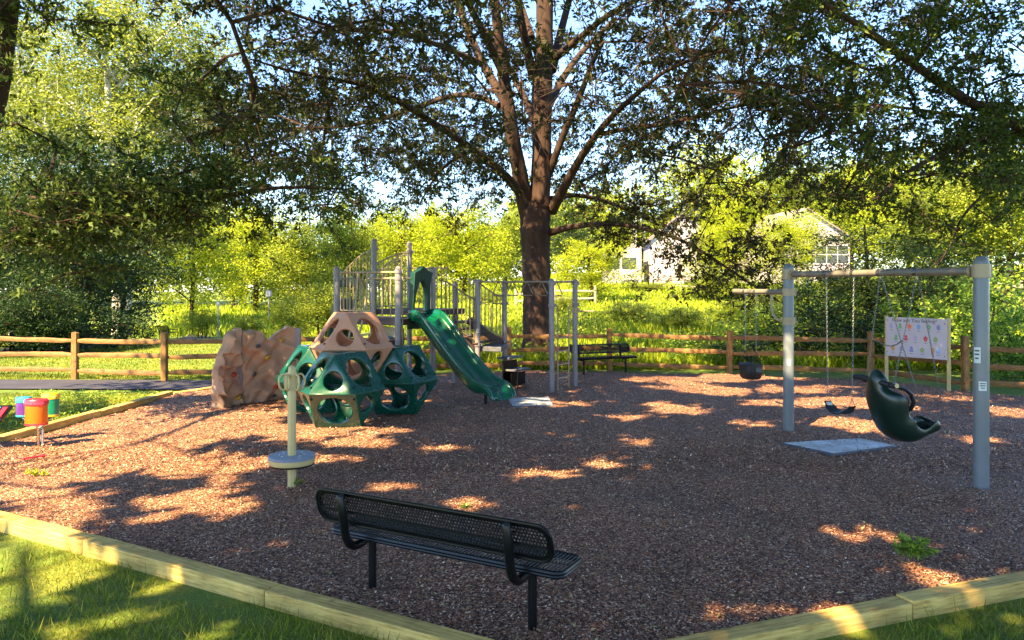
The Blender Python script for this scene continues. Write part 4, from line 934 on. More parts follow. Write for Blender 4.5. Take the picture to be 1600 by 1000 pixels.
for px, yt, d, lab, head in ((341, 476, 60, 'thin pale pole standing beside the far path', 0), (420, 463, 78, 'distant pole with a small white box head above the meadow', 1)):
    p = AT(px, yt, d); g = float(terrain(p.x, p.y)); t = thing('lamp_post', lab, 'lamp post', (p.x, p.y, g)); c = t.location.copy()
    m = MB(); m.tube([(p.x, p.y, g - .2), (p.x, p.y, p.z)], [.07, .055], 8); m.build('pole', M['house_pink'], t, c)
    m = MB(); m.lathe([(.12, -.1), (.3 if head else .14, .0), (.3 if head else .14, .5 if head else .12), (.1, .6 if head else .18)], p, 8); m.build('lamp_head', M['house_white'], t, c)

# ---------------------------------------------------------------- vegetation
def shadow_xy(P):
    return P[:, 0] + .58 * P[:, 2], P[:, 1] + .75 * P[:, 2]
# gaps cut into the crowns: leaves left out so sun lands on chosen ground (ground metres: x, y, half-width, half-depth)
GAPS = []
for px, py, rx, ry in [(845, 739, 48, 9), (742, 786, 32, 7), (612, 760, 30, 7), (950, 722, 26, 7), (700, 700, 30, 6), (1090, 607, 90, 7), (1050, 636, 50, 8), (1060, 592, 90, 5),
                       (1290, 628, 125, 10), (1335, 664, 85, 10), (1250, 606, 90, 6), (1480, 618, 55, 6), (1570, 642, 45, 7), (1300, 838, 38, 9), (1365, 828, 34, 8), (1300, 873, 24, 7), (1440, 892, 22, 10), (1125, 952, 24, 10),
                       (1212, 945, 15, 9), (330, 792, 85, 11), (218, 816, 42, 9), (1180, 588, 70, 4), (870, 628, 45, 6), (760, 600, 60, 5), (60, 860, 110, 40), (20, 930, 60, 30), (80, 905, 60, 16), (1480, 905, 40, 14), (560, 690, 60, 8), (980, 650, 30, 6), (1530, 685, 40, 7), (80, 808, 90, 14), (200, 935, 55, 14), (120, 965, 70, 12), (330, 965, 40, 10), (260, 900, 30, 9), (1330, 960, 40, 10), (1560, 955, 50, 14), (1180, 660, 30, 6), (1000, 690, 24, 5), (520, 720, 40, 6)]:
    c = GP(px, py); GAPS.append((c.x, c.y, rx * c.y / FPX, ry * c.y * c.y / (FPX * CAMZ)))
def lit(P):
    gx, gy = shadow_xy(P); n = .22 * np.sin(gx * 3.1 + gy * 1.3) + .2 * np.sin(gx * 1.7 - gy * 4.1 + 1) + .12 * np.sin(gx * 7.3 + gy * 6.1)
    r = np.zeros(len(P), bool)
    for x, y, a, b_ in GAPS: r |= ((gx - x) / (a + .13)) ** 2 + ((gy - y) / (b_ + .12)) ** 2 < 1 + n * 1.4
    s = np.sin(gx * .9 + 1) * .5 + np.sin(gy * 3.0 + gx * .7 + 1.3 * np.sin(gx * 1.05)) * .8 + .45 * np.sin(gx * 3.3 + gy * 2.2) + .25 * np.sin(gx * 6.1 - gy * 5)
    edge = smooth01((gx + 8.2) / .8) * smooth01((-1.3 - gx + n * 2) / 1.2) * smooth01((gy - 7.3 - 3.2 * smooth01((gx + 3.0) / 1.2) - .35 * n) / .6) * smooth01((16.8 - gy) / 1.5)
    r |= (s + 2.6 * edge - 1.62 > 0) & (edge > .05)
    return r
def grow(init, clusters, rng, step=.8, rtip=.012, expo=.46):
    """init: list of (pos, radius, parent); every cluster centre is joined to the nearest node by a wandering branch"""
    pos = [np.array(p, float) for p, r, q in init]; par = [q for p, r, q in init]; rad0 = [r for p, r, q in init]; n0 = len(pos)
    base = np.array(pos); d0 = np.array([np.min(np.linalg.norm(base - c, axis=1)) for c in clusters]); order = np.argsort(d0)
    cnt = [0] * n0; tips = []
    A = np.zeros((n0 + len(clusters) * 14, 3)); A[:n0] = base; n = n0; kids = np.zeros(len(A))
    for ci in order:
        c = clusters[ci]; D = np.linalg.norm(A[:n] - c, axis=1) + np.maximum(A[:n, 2] - c[2], 0) * .5 + .15 * kids[:n]
        k = int(np.argmin(D)); p = A[k].copy(); L = np.linalg.norm(c - p); m = min(12, max(1, int(L / step)))
        cur = k; kids[k] += 1
        for i in range(1, m + 1):
            f = i / m; q = p + (c - p) * f; q[2] += .10 * L * math.sin(math.pi * f)
            if i < m: q = q + rng.normal(size=3) * .07 * step
            if n >= len(A): break
            A[n] = q; par.append(cur); cnt.append(0); rad0.append(0); cur = n; n += 1
        tips.append(cur)
    for tp in tips:
        k = tp
        while k is not None and k >= 0: cnt[k] += 1; k = par[k]
    segs = []
    for i in range(n0, n):
        q = par[i]; ra = rtip * cnt[q] ** expo if q >= n0 else min(rtip * cnt[i] ** expo * 1.15, rad0[q] * .6); segs.append((A[q], A[i], min(ra, rtip * cnt[i] ** expo * 1.3), rtip * cnt[i] ** expo * .85))
    return segs
def seg_mesh(segs, k=5):
    a = np.array([s[0] for s in segs]); b_ = np.array([s[1] for s in segs]); ra = np.array([s[2] for s in segs])[:, None]; rb = np.array([s[3] for s in segs])[:, None]
    d = unit(b_ - a); u = unit(np.cross(d, np.tile([.31, .17, .93], (len(d), 1)))); v = np.cross(d, u); V = []
    for (c, r) in ((a, ra), (b_ + d * rb * .3, rb)):
        for i in range(k): q = 2 * math.pi * i / k; V.append(c + (u * math.cos(q) + v * math.sin(q)) * r)
    V = np.stack(V, 1).reshape(-1, 3); F = np.array([(i, (i + 1) % k, k + (i + 1) % k, k + i) for i in range(k)])
    F = (np.arange(len(segs)) * 2 * k)[:, None, None] + F[None]; return V, F.reshape(-1, 4)
def clump(centers, per, r, rng, flat=.6):
    n = len(centers); per_ = np.maximum((per * rng.uniform(.6, 1.4, n)).astype(int), 1); C_ = np.repeat(centers, per_, 0)
    o = rng.normal(size=C_.shape) * r; o[:, 2] *= flat; return C_ + o
def sprays(centers, nsub, per, r, rs, rng, flat=.6):
    """leaves set in small whorls on twigs: returns leaf points, leaf directions and the twig segments"""
    k = np.maximum((nsub * rng.uniform(.6, 1.4, len(centers))).astype(int), 2); C_ = np.repeat(centers, k, 0)
    o = rng.normal(size=C_.shape) * r; o[:, 2] *= flat; S = C_ + o; S[:, 2] -= .12 * np.linalg.norm(o, axis=1)
    S2 = np.repeat(S, per, 0); D = np.repeat(unit(o), per, 0) * .8 + rng.normal(size=S2.shape) * .75; D = unit(D); D[:, 2] -= .15
    along_ = rng.random(len(S2))[:, None] * rs * 1.6
    return S2 - np.repeat(unit(o), per, 0) * along_ + rng.normal(size=S2.shape) * rs * .22, D, (C_, S)
def join(parts):
    V = []; F = []; b_ = 0
    for v, f in parts: V.append(v); F.append(f + b_); b_ += len(v)
    return np.vstack(V), np.vstack(F)
def limb_nodes(init, poly, parent, n=6):
    """poly: [(x, y, z, r)...] added as chain; returns index of the last"""
    cur = parent
    for i in range(len(poly) - 1):
        a, b_ = np.array(poly[i]), np.array(poly[i + 1])
        for k in range(1, n + 1):
            q = a + (b_ - a) * k / n; init.append((q[:3], q[3], cur)); cur = len(init) - 1
    return cur
def smooth_poly(pts, it=2):
    P = [np.array(p, float) for p in pts]
    for _ in range(it):
        Q = [P[0]]
        for a, b_ in zip(P[:-1], P[1:]): Q += [a * .75 + b_ * .25, a * .25 + b_ * .75]
        Q.append(P[-1]); P = Q
    return P
def bark_tube(m, poly, n=10, rng=None, it=2):
    P = smooth_poly(poly, it); m.tube([p[:3] for p in P], [float(p[3]) * (1 + (rng.normal() * .035 if rng is not None else 0)) for p in P], n)

# --- the big shade tree
rng = np.random.default_rng(11)
TD = 22.0
def tp(px, py, d, rpx): p = AT(px, py, d); return (p.x, p.y, p.z, rpx * d / FPX)
t = thing('shade_tree', 'huge spreading tree with forked brown trunk just behind the fence', 'tree', (AT(840, 563, TD).x, TD, 0)); org = t.location.copy()
LIMBS = [
 [tp(840, 572, TD, 29), tp(840, 560, TD, 25), tp(840, 520, TD, 22.5), tp(839, 470, TD, 22), tp(838, 420, TD, 22), tp(837, 380, TD, 23), tp(836, 345, TD, 24), tp(842, 320, TD, 20)],
 [tp(842, 345, TD, 18), tp(844, 300, TD, 16), tp(847, 250, TD, 15.5), tp(846, 200, TD, 15.5), tp(846, 150, TD, 16), tp(850, 100, TD, 15), tp(851, 60, TD, 13), tp(851, 0, TD, 13), tp(853, -80, TD, 11), tp(845, -200, TD, 7), tp(850, -300, TD, 3)],
 [tp(828, 350, TD, 15), tp(819, 310, TD, 13), tp(812, 270, TD - .3, 12), tp(802, 220, TD - .6, 11.5), tp(795, 175, TD - .8, 11), tp(787, 120, TD - 1, 9), tp(779, 60, TD - 1.2, 8), tp(773, 0, TD - 1.4, 7), tp(768, -90, TD - 1.6, 4)],
 [tp(795, 170, TD - .8, 8), tp(772, 130, TD - .5, 7), tp(752, 95, TD, 6.5), tp(732, 50, TD + .4, 6), tp(712, 0, TD + .7, 5.5), tp(690, -60, TD + 1, 4)],
 [tp(789, 120, TD - 1, 7), tp(762, 65, TD - 2, 6), tp(742, 25, TD - 2.5, 5.5), tp(722, -15, TD - 3, 5), tp(700, -80, TD - 3.5, 3)],
 [tp(833, 120, TD, 8), tp(822, 70, TD - .7, 6.5), tp(810, 10, TD - 1.2, 6), tp(800, -60, TD - 1.6, 4)],
 [tp(862, 110, TD, 8), tp(876, 50, TD + .8, 6), tp(892, -10, TD + 1.2, 5), tp(905, -70, TD + 1.6, 4)],
 [tp(866, 92, TD, 6.5), tp(908, 58, TD - 1.2, 5.5), tp(950, 22, TD - 2.2, 4.5), tp(1005, -5, TD - 3, 3.5)],
 [tp(858, 272, TD, 6), tp(880, 210, TD - .5, 5.5), tp(905, 155, TD - 1, 5), tp(922, 105, TD - 1.4, 4), tp(942, 66, TD - 1.8, 3)],
 [tp(862, 330, TD, 8.5), tp(888, 280, TD - 1, 7), tp(918, 228, TD - 2, 6), tp(955, 182, TD - 3, 5), tp(1000, 142, TD - 4, 4), tp(1045, 105, TD - 5, 3), tp(1130, 78, TD - 6, 2)],
 [tp(935, 210, TD - 2.4, 4), tp(985, 200, TD - 3.2, 3.6), tp(1045, 194, TD - 4, 3), tp(1140, 168, TD - 5, 2.4), tp(1270, 142, TD - 6, 1.6)],
 [tp(812, 300, TD - .2, 8), tp(785, 270, TD - .8, 7), tp(752, 243, TD - 1.5, 6), tp(700, 206, TD - 2.4, 5.5), tp(655, 178, TD - 3.2, 5), tp(605, 148, TD - 4, 4.2), tp(555, 128, TD - 4.8, 3.5), tp(470, 116, TD - 6, 2.6), tp(390, 92, TD - 7, 1.5)],
 [tp(780, 165, TD - .8, 5), tp(745, 149, TD + .3, 4.5), tp(705, 148, TD + 1, 4.2), tp(650, 168, TD + 1.6, 4), tp(590, 188, TD + 2, 3.4), tp(520, 200, TD + 2.4, 2.6), tp(420, 200, TD + 2.8, 1.6)],
 [tp(750, 98, TD, 5), tp(700, 76, TD - .8, 4.5), tp(650, 58, TD - 1.5, 4), tp(600, 46, TD - 2.2, 3.3), tp(490, 50, TD - 3.5, 2)],
 [tp(738, 236, TD - 1.8, 3), tp(706, 250, TD - 1.9, 2.6), tp(680, 275, TD - 2, 2), tp(655, 320, TD - 2.2, 1.2)],
 [tp(856, 365, TD, 6), tp(890, 354, TD - .6, 4.8), tp(950, 348, TD - 1.4, 4), tp(1010, 357, TD - 2.2, 3.3), tp(1065, 374, TD - 3, 2.8), tp(1115, 404, TD - 3.6, 2.2), tp(1175, 445, TD - 4, 1.4)],
 [tp(862, 310, TD, 4.5), tp(905, 303, TD + .8, 3.5), tp(960, 318, TD + 1.5, 3), tp(1030, 352, TD + 2, 2)],
 [tp(830, 60, TD, 7), tp(790, -60, TD + 2, 5), tp(700, -170, TD + 4, 3)], [tp(852, -30, TD, 8), tp(930, -130, TD + 1, 5), tp(1060, -200, TD + 2, 3)],
 [tp(852, -20, TD, 7), tp(840, -150, TD - 3, 5), tp(860, -300, TD - 6, 3)], [tp(720, -40, TD + .8, 5), tp(600, -110, TD, 4), tp(460, -150, TD - 1, 2)],
 [tp(850, 180, TD, 7), tp(890, 100, TD + 2.5, 5), tp(960, 30, TD + 5, 3)], [tp(840, 200, TD, 6), tp(800, 110, TD + 3, 5), tp(740, 20, TD + 6, 3)]]
m = MB(); tr = np.random.default_rng(4)
for k, l in enumerate(LIMBS): bark_tube(m, l, 18 if k < 3 else 9, tr if k < 3 else None)
for a in range(7):       # root flare
    q = R(51 * a + 10); b0_ = Vector((org.x, org.y, 0)); dv_ = Vector((math.cos(q), math.sin(q), 0)); m.tube([b0_ + dv_ * .27 + Vector((0, 0, .8)), b0_ + dv_ * .38 + Vector((0, 0, .2)), b0_ + dv_ * .62 + Vector((0, 0, -.16))], [.12, .15, .1], 8)
init = [(np.array([org.x, org.y, 4.0]), .4, -1)]
for l in LIMBS[1:]: limb_nodes(init, smooth_poly(l, 1), 0, 2)
cl = []
while len(cl) < 1250:
    x, y, z = rng.uniform(-13, 13), rng.uniform(-11, 11), rng.uniform(3.6, 19); r_ = math.hypot(x, y)
    rm = 11.5 if z > 7 else 8.5 + (z - 3.6) * .9
    rm *= math.sqrt(max(0, 1 - max(0, (z - 9) / 11) ** 2)); zb = 7.0 - .30 * r_ + .8 * math.sin(x * .9 + y * .7)
    if r_ > rm or z < zb or (r_ < 2.0 and z < 8.6): continue
    if x > 0 and r_ > 3 and z < zb + 1.0 and rng.random() < .3: continue
    if rng.random() > .35 + .65 * (r_ / rm): continue
    c = np.array([x + .5, y + 21.5, z])
    ppx = 800 + FPX * c[0] / c[1]; ppy = HOR - FPX * (c[2] - CAMZ) / c[1]
    if ppx < 300 + 120 * math.sin(ppy * .02) and ppy > -120: continue
    cl.append(c)
cl = np.array(cl)
def along(polys, n, spread, rng):
    out = []
    for poly, k in zip(polys, n):
        P = np.array(smooth_poly(poly, 2))[:, :3]; s = rng.integers(0, len(P) - 1, k); f = rng.random(k)[:, None]; c = P[s] * (1 - f) + P[s + 1] * f
        o = rng.normal(size=c.shape) * spread; out.append(c + o)
    return np.vstack(out)
cl = np.vstack([cl, along([LIMBS[15][2:], LIMBS[15][4:], LIMBS[16][1:], LIMBS[14], LIMBS[11][5:], LIMBS[10][1:]], [14, 4, 12, 14, 16, 18], .42, rng)])
low = cl[:, 2] < 11.5
sg = grow(init, cl, rng, .75, .0075, .45); v, f = seg_mesh(sg)
P1, D1, (ta, tb) = sprays(cl[low], 19, 13, .48, .15, rng)
tv, tf = seg_mesh(list(zip(ta, tb, [.006] * len(ta), [.003] * len(ta))), 3)
m.add(tv.tolist(), tf.tolist()); m.add(v.tolist(), f.tolist()); m.build('trunk', M['bark'], t, org, angle=60)
def thin_field(P, keep, rng):     # open crown on the side that would shade the meadow beyond the fence
    gx, gy = shadow_xy(P); return (~((gy > 24) & (gx < 14) & (P[:, 2] > 11))) | (rng.random(len(P)) < keep)
P2 = clump(cl[~low], 42, .6, rng); P2 = P2[thin_field(P2, .42, rng)]
kk = ~lit(P1); P1 = P1[kk]; D1 = D1[kk]; P2 = P2[~lit(P2)]
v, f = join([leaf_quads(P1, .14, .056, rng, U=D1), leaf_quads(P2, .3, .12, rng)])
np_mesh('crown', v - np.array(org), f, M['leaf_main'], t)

# --- near trees whose crowns roof the playground
def canopy(n, x0, x1, y0, y1, zlo, zhi, rng):
    out = []
    while len(out) < n:
        x, y = rng.uniform(x0, x1), rng.uniform(y0, y1); zmin = max(zlo, CAMZ + .42 * max(y, 0) + 1.2 + .15 * abs(x)); z = zmin + rng.uniform(0, zhi - zlo)
        out.append((x, y, z))
    return np.array(out)
def near_tree(name, label, base, limbs, vis, vis_per, top, seed, trunk_n=12, leaf=.11, mat='leaf_near'):
    rng = np.random.default_rng(seed); t = thing(name, label, 'tree', base); org = np.array(base, float); m = MB()
    for k, l in enumerate(limbs): bark_tube(m, l, trunk_n if k == 0 else 8, rng if k == 0 else None)
    init = [(np.array(limbs[0][0][:3]), limbs[0][0][3], -1)]
    for l in limbs: limb_nodes(init, smooth_poly(l, 1), 0, 3)
    cl = np.vstack([c for c in (vis, top) if len(c)]); v, f = seg_mesh(grow(init, cl, rng, .7, .009, .46))
    if len(vis):
        PV, DV, (ta, tb) = sprays(vis, vis_per / 12, 12, .34, .13, rng, .5); tv, tf = seg_mesh(list(zip(ta, tb, [.004] * len(ta), [.002] * len(ta))), 3); m.add(tv.tolist(), tf.tolist())
    m.add(v.tolist(), f.tolist()); m.build('trunk', M['bark'], t, base, angle=60)
    parts = []
    if len(vis): parts.append(leaf_quads(PV, leaf, leaf * .42, rng, U=DV))
    if len(top):
        P = clump(top, 195, .8, rng, .5); gx, gy = shadow_xy(P); P = P[~lit(P)]; gx, gy = shadow_xy(P); P = P[(gy < 20.5 + 1.5 * np.sin(P[:, 0])) | (gx < -9) & (gy < 26)]
        up = P[:, 2] > CAMZ + .40 * np.maximum(P[:, 1], 0) + .2; P = P[up]; parts.append(leaf_quads(P, .34, .17, rng, 1.6))
    v, f = join(parts); np_mesh('crown', v - org, f, M[mat], t); return t
rng = np.random.default_rng(21)
def np4(px, py, d, r): return tp(px, py, d, r)
L0 = [(-9.4, 11.9, -.1, .30), (-9.0, 11.9, 2.0, .26), (-8.12, 11.9, 4.7, .22), (-7.82, 11.9, 6.7, .2), (-7.6, 11.5, 8.5, .16), (-7.2, 10.5, 11, .1)]
L1 = [(-9.15, 11.9, 2.4, .13), np4(-30, 392, 12.0, 10), np4(20, 364, 12.1, 9), np4(60, 346, 12.2, 8), np4(110, 352, 12.4, 7), np4(165, 350, 12.6, 8), np4(215, 326, 12.9, 6.5), np4(280, 322, 13.3, 5), np4(350, 306, 13.8, 4), np4(430, 291, 14.4, 3), np4(545, 296, 15.2, 1.6)]
L2 = [(-8.0, 11.8, 6.5, .12), (-6.2, 9, 8.6, .1), (-4, 6, 10, .06), (-2, 4, 10.6, .03)]; L3 = [(-8.1, 11.9, 6, .12), (-10, 8, 9, .09), (-11, 3, 10, .05)]
L4 = [np4(215, 326, 12.9, 4), np4(240, 290, 13.2, 3), np4(300, 262, 13.8, 2), np4(380, 250, 14.6, 1.2)]
vis = along([L1[2:], L4, [np4(-20, 290, 11, 1), np4(120, 275, 12, 1), np4(260, 285, 13, 1)], [np4(-30, 30, 11, 1), np4(50, 15, 11.5, 1), np4(110, 5, 12, 1)], [np4(240, 160, 15, 1), np4(330, 110, 16, 1), np4(400, 150, 17, 1), np4(330, 210, 16, 1)], [np4(700, 0, 15, 1), np4(420, 20, 15, 1)], [np4(-30, 240, 11, 1), np4(90, 210, 12, 1)]], [85, 30, 26, 12, 45, 8, 8], .42, rng)
near_tree('leaning_tree', 'dark leaning tree at the left frame edge with one long low branch', (-9.4, 11.9, 0), [L0, L1, L2, L3, L4], vis, 150, canopy(250, -14, 1, -4, 11, 8, 11.5, rng), 31)
rng = np.random.default_rng(22)
Rb = (12.3, 16.2, 0)
R0 = [(12.3, 16.2, -.1, .34), (12.2, 16.2, 2, .29), (12.1, 16.1, 4.4, .27), (12.0, 16, 6, .24), (11.8, 15.6, 9, .15), (11.5, 15, 12, .07)]
R1 = [(12.1, 16.1, 4.6, .17), np4(1640, 212, 15.2, 11), np4(1600, 200, 14.6, 9), np4(1545, 176, 14, 8), np4(1485, 142, 13.3, 7), np4(1425, 98, 12.7, 6.5), np4(1365, 55, 12.1, 6), np4(1315, 22, 11.6, 5), np4(1262, -8, 11.1, 4), np4(1180, -50, 10.4, 3)]
R2 = [(12.1, 16.1, 4.3, .12), np4(1605, 208, 15, 7), np4(1540, 212, 14.4, 5), np4(1470, 240, 13.6, 4), np4(1410, 272, 13, 3), np4(1370, 310, 12.6, 2)]
R3 = [np4(1600, 255, 14, 3), np4(1545, 295, 13.4, 2.4), np4(1500, 340, 13, 1.8), np4(1488, 380, 12.8, 1)]; R4 = [np4(1560, 190, 14.2, 4), np4(1480, 178, 14.2, 3), np4(1390, 165, 14.4, 2.2), np4(1280, 160, 14.6, 1.4)]
R5 = [(12.0, 16, 6.2, .12), (9, 12, 9.5, .09), (6, 8, 10.3, .05), (3, 5, 10.8, .03)]
vis = along([R1[1:9], R2[1:], R3, R4, [np4(1580, 20, 13, 1), np4(1440, 40, 13, 1), np4(1240, 60, 13.5, 1)], [np4(1600, 100, 13, 1), np4(1500, 230, 14, 1), np4(1250, 250, 15.5, 1)], [np4(1220, 180, 15.5, 1), np4(1180, 60, 15, 1)]], [54, 34, 20, 22, 32, 26, 12], .5, rng)
near_tree('overhanging_tree', 'dark tree off the right side with long limbs hanging over the swings', Rb, [R0, R1, R2, R3, R4, R5], vis, 150, canopy(190, 0, 14, -2, 12, 8, 11.5, rng), 32)
rng = np.random.default_rng(23)
near_tree('tree', 'tall tree standing behind the viewpoint that shades the playground', (-3, -7, 0), [[(-3, -7, -.1, .4), (-3, -7, 5, .33), (-2.5, -6, 9, .2), (-2, -5, 12, .08)], [(-3, -7, 5.5, .16), (-7, -4, 9, .1), (-10, -1, 10, .05)], [(-2.8, -6.8, 6, .16), (2, -3, 9.5, .1), (5, 1, 10, .05)]], np.zeros((0, 3)), 0, canopy(230, -13, 8, -13, 6, 8, 12, rng), 33)

# --- tree kinds for the middle distance and beyond
def tree_kind(seed, H, Rc, base, ncl, per, leaf, mat, bark, clr=.6, nl=7, tr=.22, droop=0, multi=1):
    rng = np.random.default_rng(seed); root = thing('tree', '', 'tree', (0, 0, 0)); m = MB(); init = [(np.zeros(3), tr, -1)]
    for q in range(multi):
        ox, oy = (0, 0) if multi == 1 else rng.uniform(-1, 1, 2) * .9; lean = rng.uniform(-.08, .08, 2) * H * .5
        poly = [(ox * .4, oy * .4, -.4, tr * 1.25), (ox, oy, H * .15, tr), (ox + lean[0] * .5 + rng.normal() * .2, oy + lean[1] * .5, H * .5, tr * .7), (ox + lean[0], oy + lean[1], H * .92, tr * .15)]
        bark_tube(m, poly, 8, rng); limb_nodes(init, smooth_poly(poly, 1), 0, 3)
    for k in range(nl):
        a = k * 2.4 + rng.uniform(0, 1); z = H * rng.uniform(base / H + .02, .7); L = Rc * rng.uniform(.5, .9); up = rng.uniform(.3, .9) * L - droop
        poly = [(0, 0, z, tr * .4), (math.cos(a) * L * .5, math.sin(a) * L * .5, z + up * .6, tr * .25), (math.cos(a) * L, math.sin(a) * L, z + up, tr * .08)]
        bark_tube(m, poly, 6, None, 1); limb_nodes(init, poly, 0, 3)
    cl = []
    while len(cl) < ncl:
        p = rng.normal(size=3); p /= np.linalg.norm(p); s = rng.random() ** .4; a = math.atan2(p[1], p[0])
        lump = 1 + .22 * math.sin(3 * a + seed) * math.sin(4 * p[2] + seed * 2) + .13 * math.sin(7 * a + p[2] * 6)
        z = base + (H - base) * .5 * (1 + p[2] * s * lump); rr = Rc * s * lump
        cl.append((p[0] * rr, p[1] * rr, max(z, base * .7)))
    cl = np.array(cl); v, f = seg_mesh(grow(init, cl, rng, .9, .014, .45), 4); m.add(v.tolist(), f.tolist()); m.build('trunk', M[bark], root, angle=60)
    P = clump(cl, per, clr, rng, .6); v, f = leaf_quads(P, leaf, leaf * .55, rng, sunb=.9); np_mesh('crown', v, f, M[mat], root)
    return root
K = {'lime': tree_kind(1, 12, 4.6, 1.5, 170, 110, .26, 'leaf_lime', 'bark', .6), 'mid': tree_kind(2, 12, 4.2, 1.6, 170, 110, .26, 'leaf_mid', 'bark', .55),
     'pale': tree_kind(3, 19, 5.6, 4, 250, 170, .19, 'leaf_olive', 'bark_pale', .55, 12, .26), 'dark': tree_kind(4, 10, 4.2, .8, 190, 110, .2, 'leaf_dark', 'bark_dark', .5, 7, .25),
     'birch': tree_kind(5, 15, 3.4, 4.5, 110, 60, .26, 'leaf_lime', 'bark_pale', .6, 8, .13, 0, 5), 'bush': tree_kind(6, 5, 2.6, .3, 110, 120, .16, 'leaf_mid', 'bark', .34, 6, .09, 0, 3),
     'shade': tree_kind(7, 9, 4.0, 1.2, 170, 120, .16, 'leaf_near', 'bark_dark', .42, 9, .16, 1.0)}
used = set()
def place(kind, label, px, d, wpx, ytop, group=None, name=None, rot=0, ybot=None, cat='tree', sy=None):
    """stand a tree of this kind at its own distance; its width and height in metres follow from the photo"""
    base = {'lime': (9.6, 12), 'mid': (8.8, 12), 'pale': (11.6, 19), 'dark': (8.8, 10), 'birch': (7.4, 15), 'bush': (5.4, 5), 'shade': (8.4, 9), 'shrub': (1.9, 1.5), 'shrub2': (1.9, 1.5)}[kind]
    x = (px - 800) / FPX * d; g = float(terrain(x, d)); top = CAMZ - (ytop - HOR) * d / FPX; hh = max(top - g, .4); ww = wpx * d / FPX
    o = K[kind] if kind not in used else copy_tree(K[kind]); used.add(kind)
    o.location = (x, d, g - .05); o.scale = (ww / base[0], ww / base[0] if sy is None else sy, hh / base[1]); o.rotation_euler = (0, 0, rot); o['label'] = label; o['category'] = cat
    if name: o.name = name
    if group: o['group'] = group
    return o
G1, G2, G3 = 'bright trees beyond the meadow', 'dark trees of the left wood', 'trees on the right slope'
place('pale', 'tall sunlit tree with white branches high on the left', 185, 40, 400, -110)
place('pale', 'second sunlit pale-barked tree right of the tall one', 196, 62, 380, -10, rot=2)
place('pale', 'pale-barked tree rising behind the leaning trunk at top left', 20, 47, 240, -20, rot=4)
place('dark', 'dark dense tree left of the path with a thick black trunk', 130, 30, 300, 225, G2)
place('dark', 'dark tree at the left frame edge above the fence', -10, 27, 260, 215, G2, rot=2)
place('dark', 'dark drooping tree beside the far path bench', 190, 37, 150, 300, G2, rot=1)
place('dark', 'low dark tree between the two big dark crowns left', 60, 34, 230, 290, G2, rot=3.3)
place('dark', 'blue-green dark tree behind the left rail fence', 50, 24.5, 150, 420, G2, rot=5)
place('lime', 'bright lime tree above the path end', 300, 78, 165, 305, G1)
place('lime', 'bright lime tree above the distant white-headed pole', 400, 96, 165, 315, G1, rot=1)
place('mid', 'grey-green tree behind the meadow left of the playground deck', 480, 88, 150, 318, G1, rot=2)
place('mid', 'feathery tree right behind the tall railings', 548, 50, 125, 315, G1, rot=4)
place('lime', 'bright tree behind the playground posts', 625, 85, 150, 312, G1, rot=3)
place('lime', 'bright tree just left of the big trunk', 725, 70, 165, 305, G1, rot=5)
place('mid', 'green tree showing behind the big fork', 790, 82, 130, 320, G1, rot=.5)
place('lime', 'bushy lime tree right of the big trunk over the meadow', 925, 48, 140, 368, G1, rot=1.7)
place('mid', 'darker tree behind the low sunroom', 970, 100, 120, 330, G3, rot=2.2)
place('dark', 'added dark tree standing in for a shaded gap among the lime trees left of the deck', 365, 104, 80, 338, G1, rot=1.3)  # this and the next two: dark trees added as shade gaps between crowns
place('dark', 'added dark tree standing in for a shaded gap low behind the slide hood', 665, 92, 80, 352, G1, rot=2.3)
place('dark', 'added dark tree standing in for a shaded gap just right of the trunk in the far wood', 885, 92, 90, 330, G1, rot=4.4)
place('lime', 'tall yellow-green tree high above the left house', 1120, 112, 150, 225, G3, rot=5.6)
place('birch', 'clump of slender white-stemmed trees above the white house', 1075, 92, 200, 205, G3)
place('birch', 'thin white-stemmed tree group left of the houses', 1000, 96, 120, 270, G3, rot=2)
place('lime', 'yellow-green tree between the two white houses', 1150, 66, 110, 300, G3, rot=4)
place('mid', 'green tree rising behind the right house roof', 1240, 100, 160, 240, G3, rot=3)
place('lime', 'lime tree above the right end of the far house', 1330, 105, 160, 235, G3, rot=.3)
place('shade', 'dark drooping tree with black trunk just behind the swings', 1362, 24, 300, 330, rot=1)
place('mid', 'green tree behind the right swing post', 1470, 45, 200, 260, G3, rot=1.1)
place('mid', 'tall green tree at the right frame edge', 1580, 42, 190, 190, G3, rot=5.1)
place('lime', 'sunlit tree between the swing posts up the slope', 1420, 60, 170, 270, G3, rot=2.9)
place('mid', 'broad green tree far up the right slope', 1530, 75, 220, 230, G3, rot=.9)
place('bush', 'low leafy bush on the slope under the drooping branch', 1125, 50, 130, 415, 'bushes on the slope', 'bush', cat='bush')
place('bush', 'reddish-green bush in front of the sunroom', 1010, 60, 90, 440, 'bushes on the slope', 'bush', 1, cat='bush')
place('bush', 'leafy bush below the porch columns', 1215, 44, 110, 455, 'bushes on the slope', 'bush', 2, cat='bush')
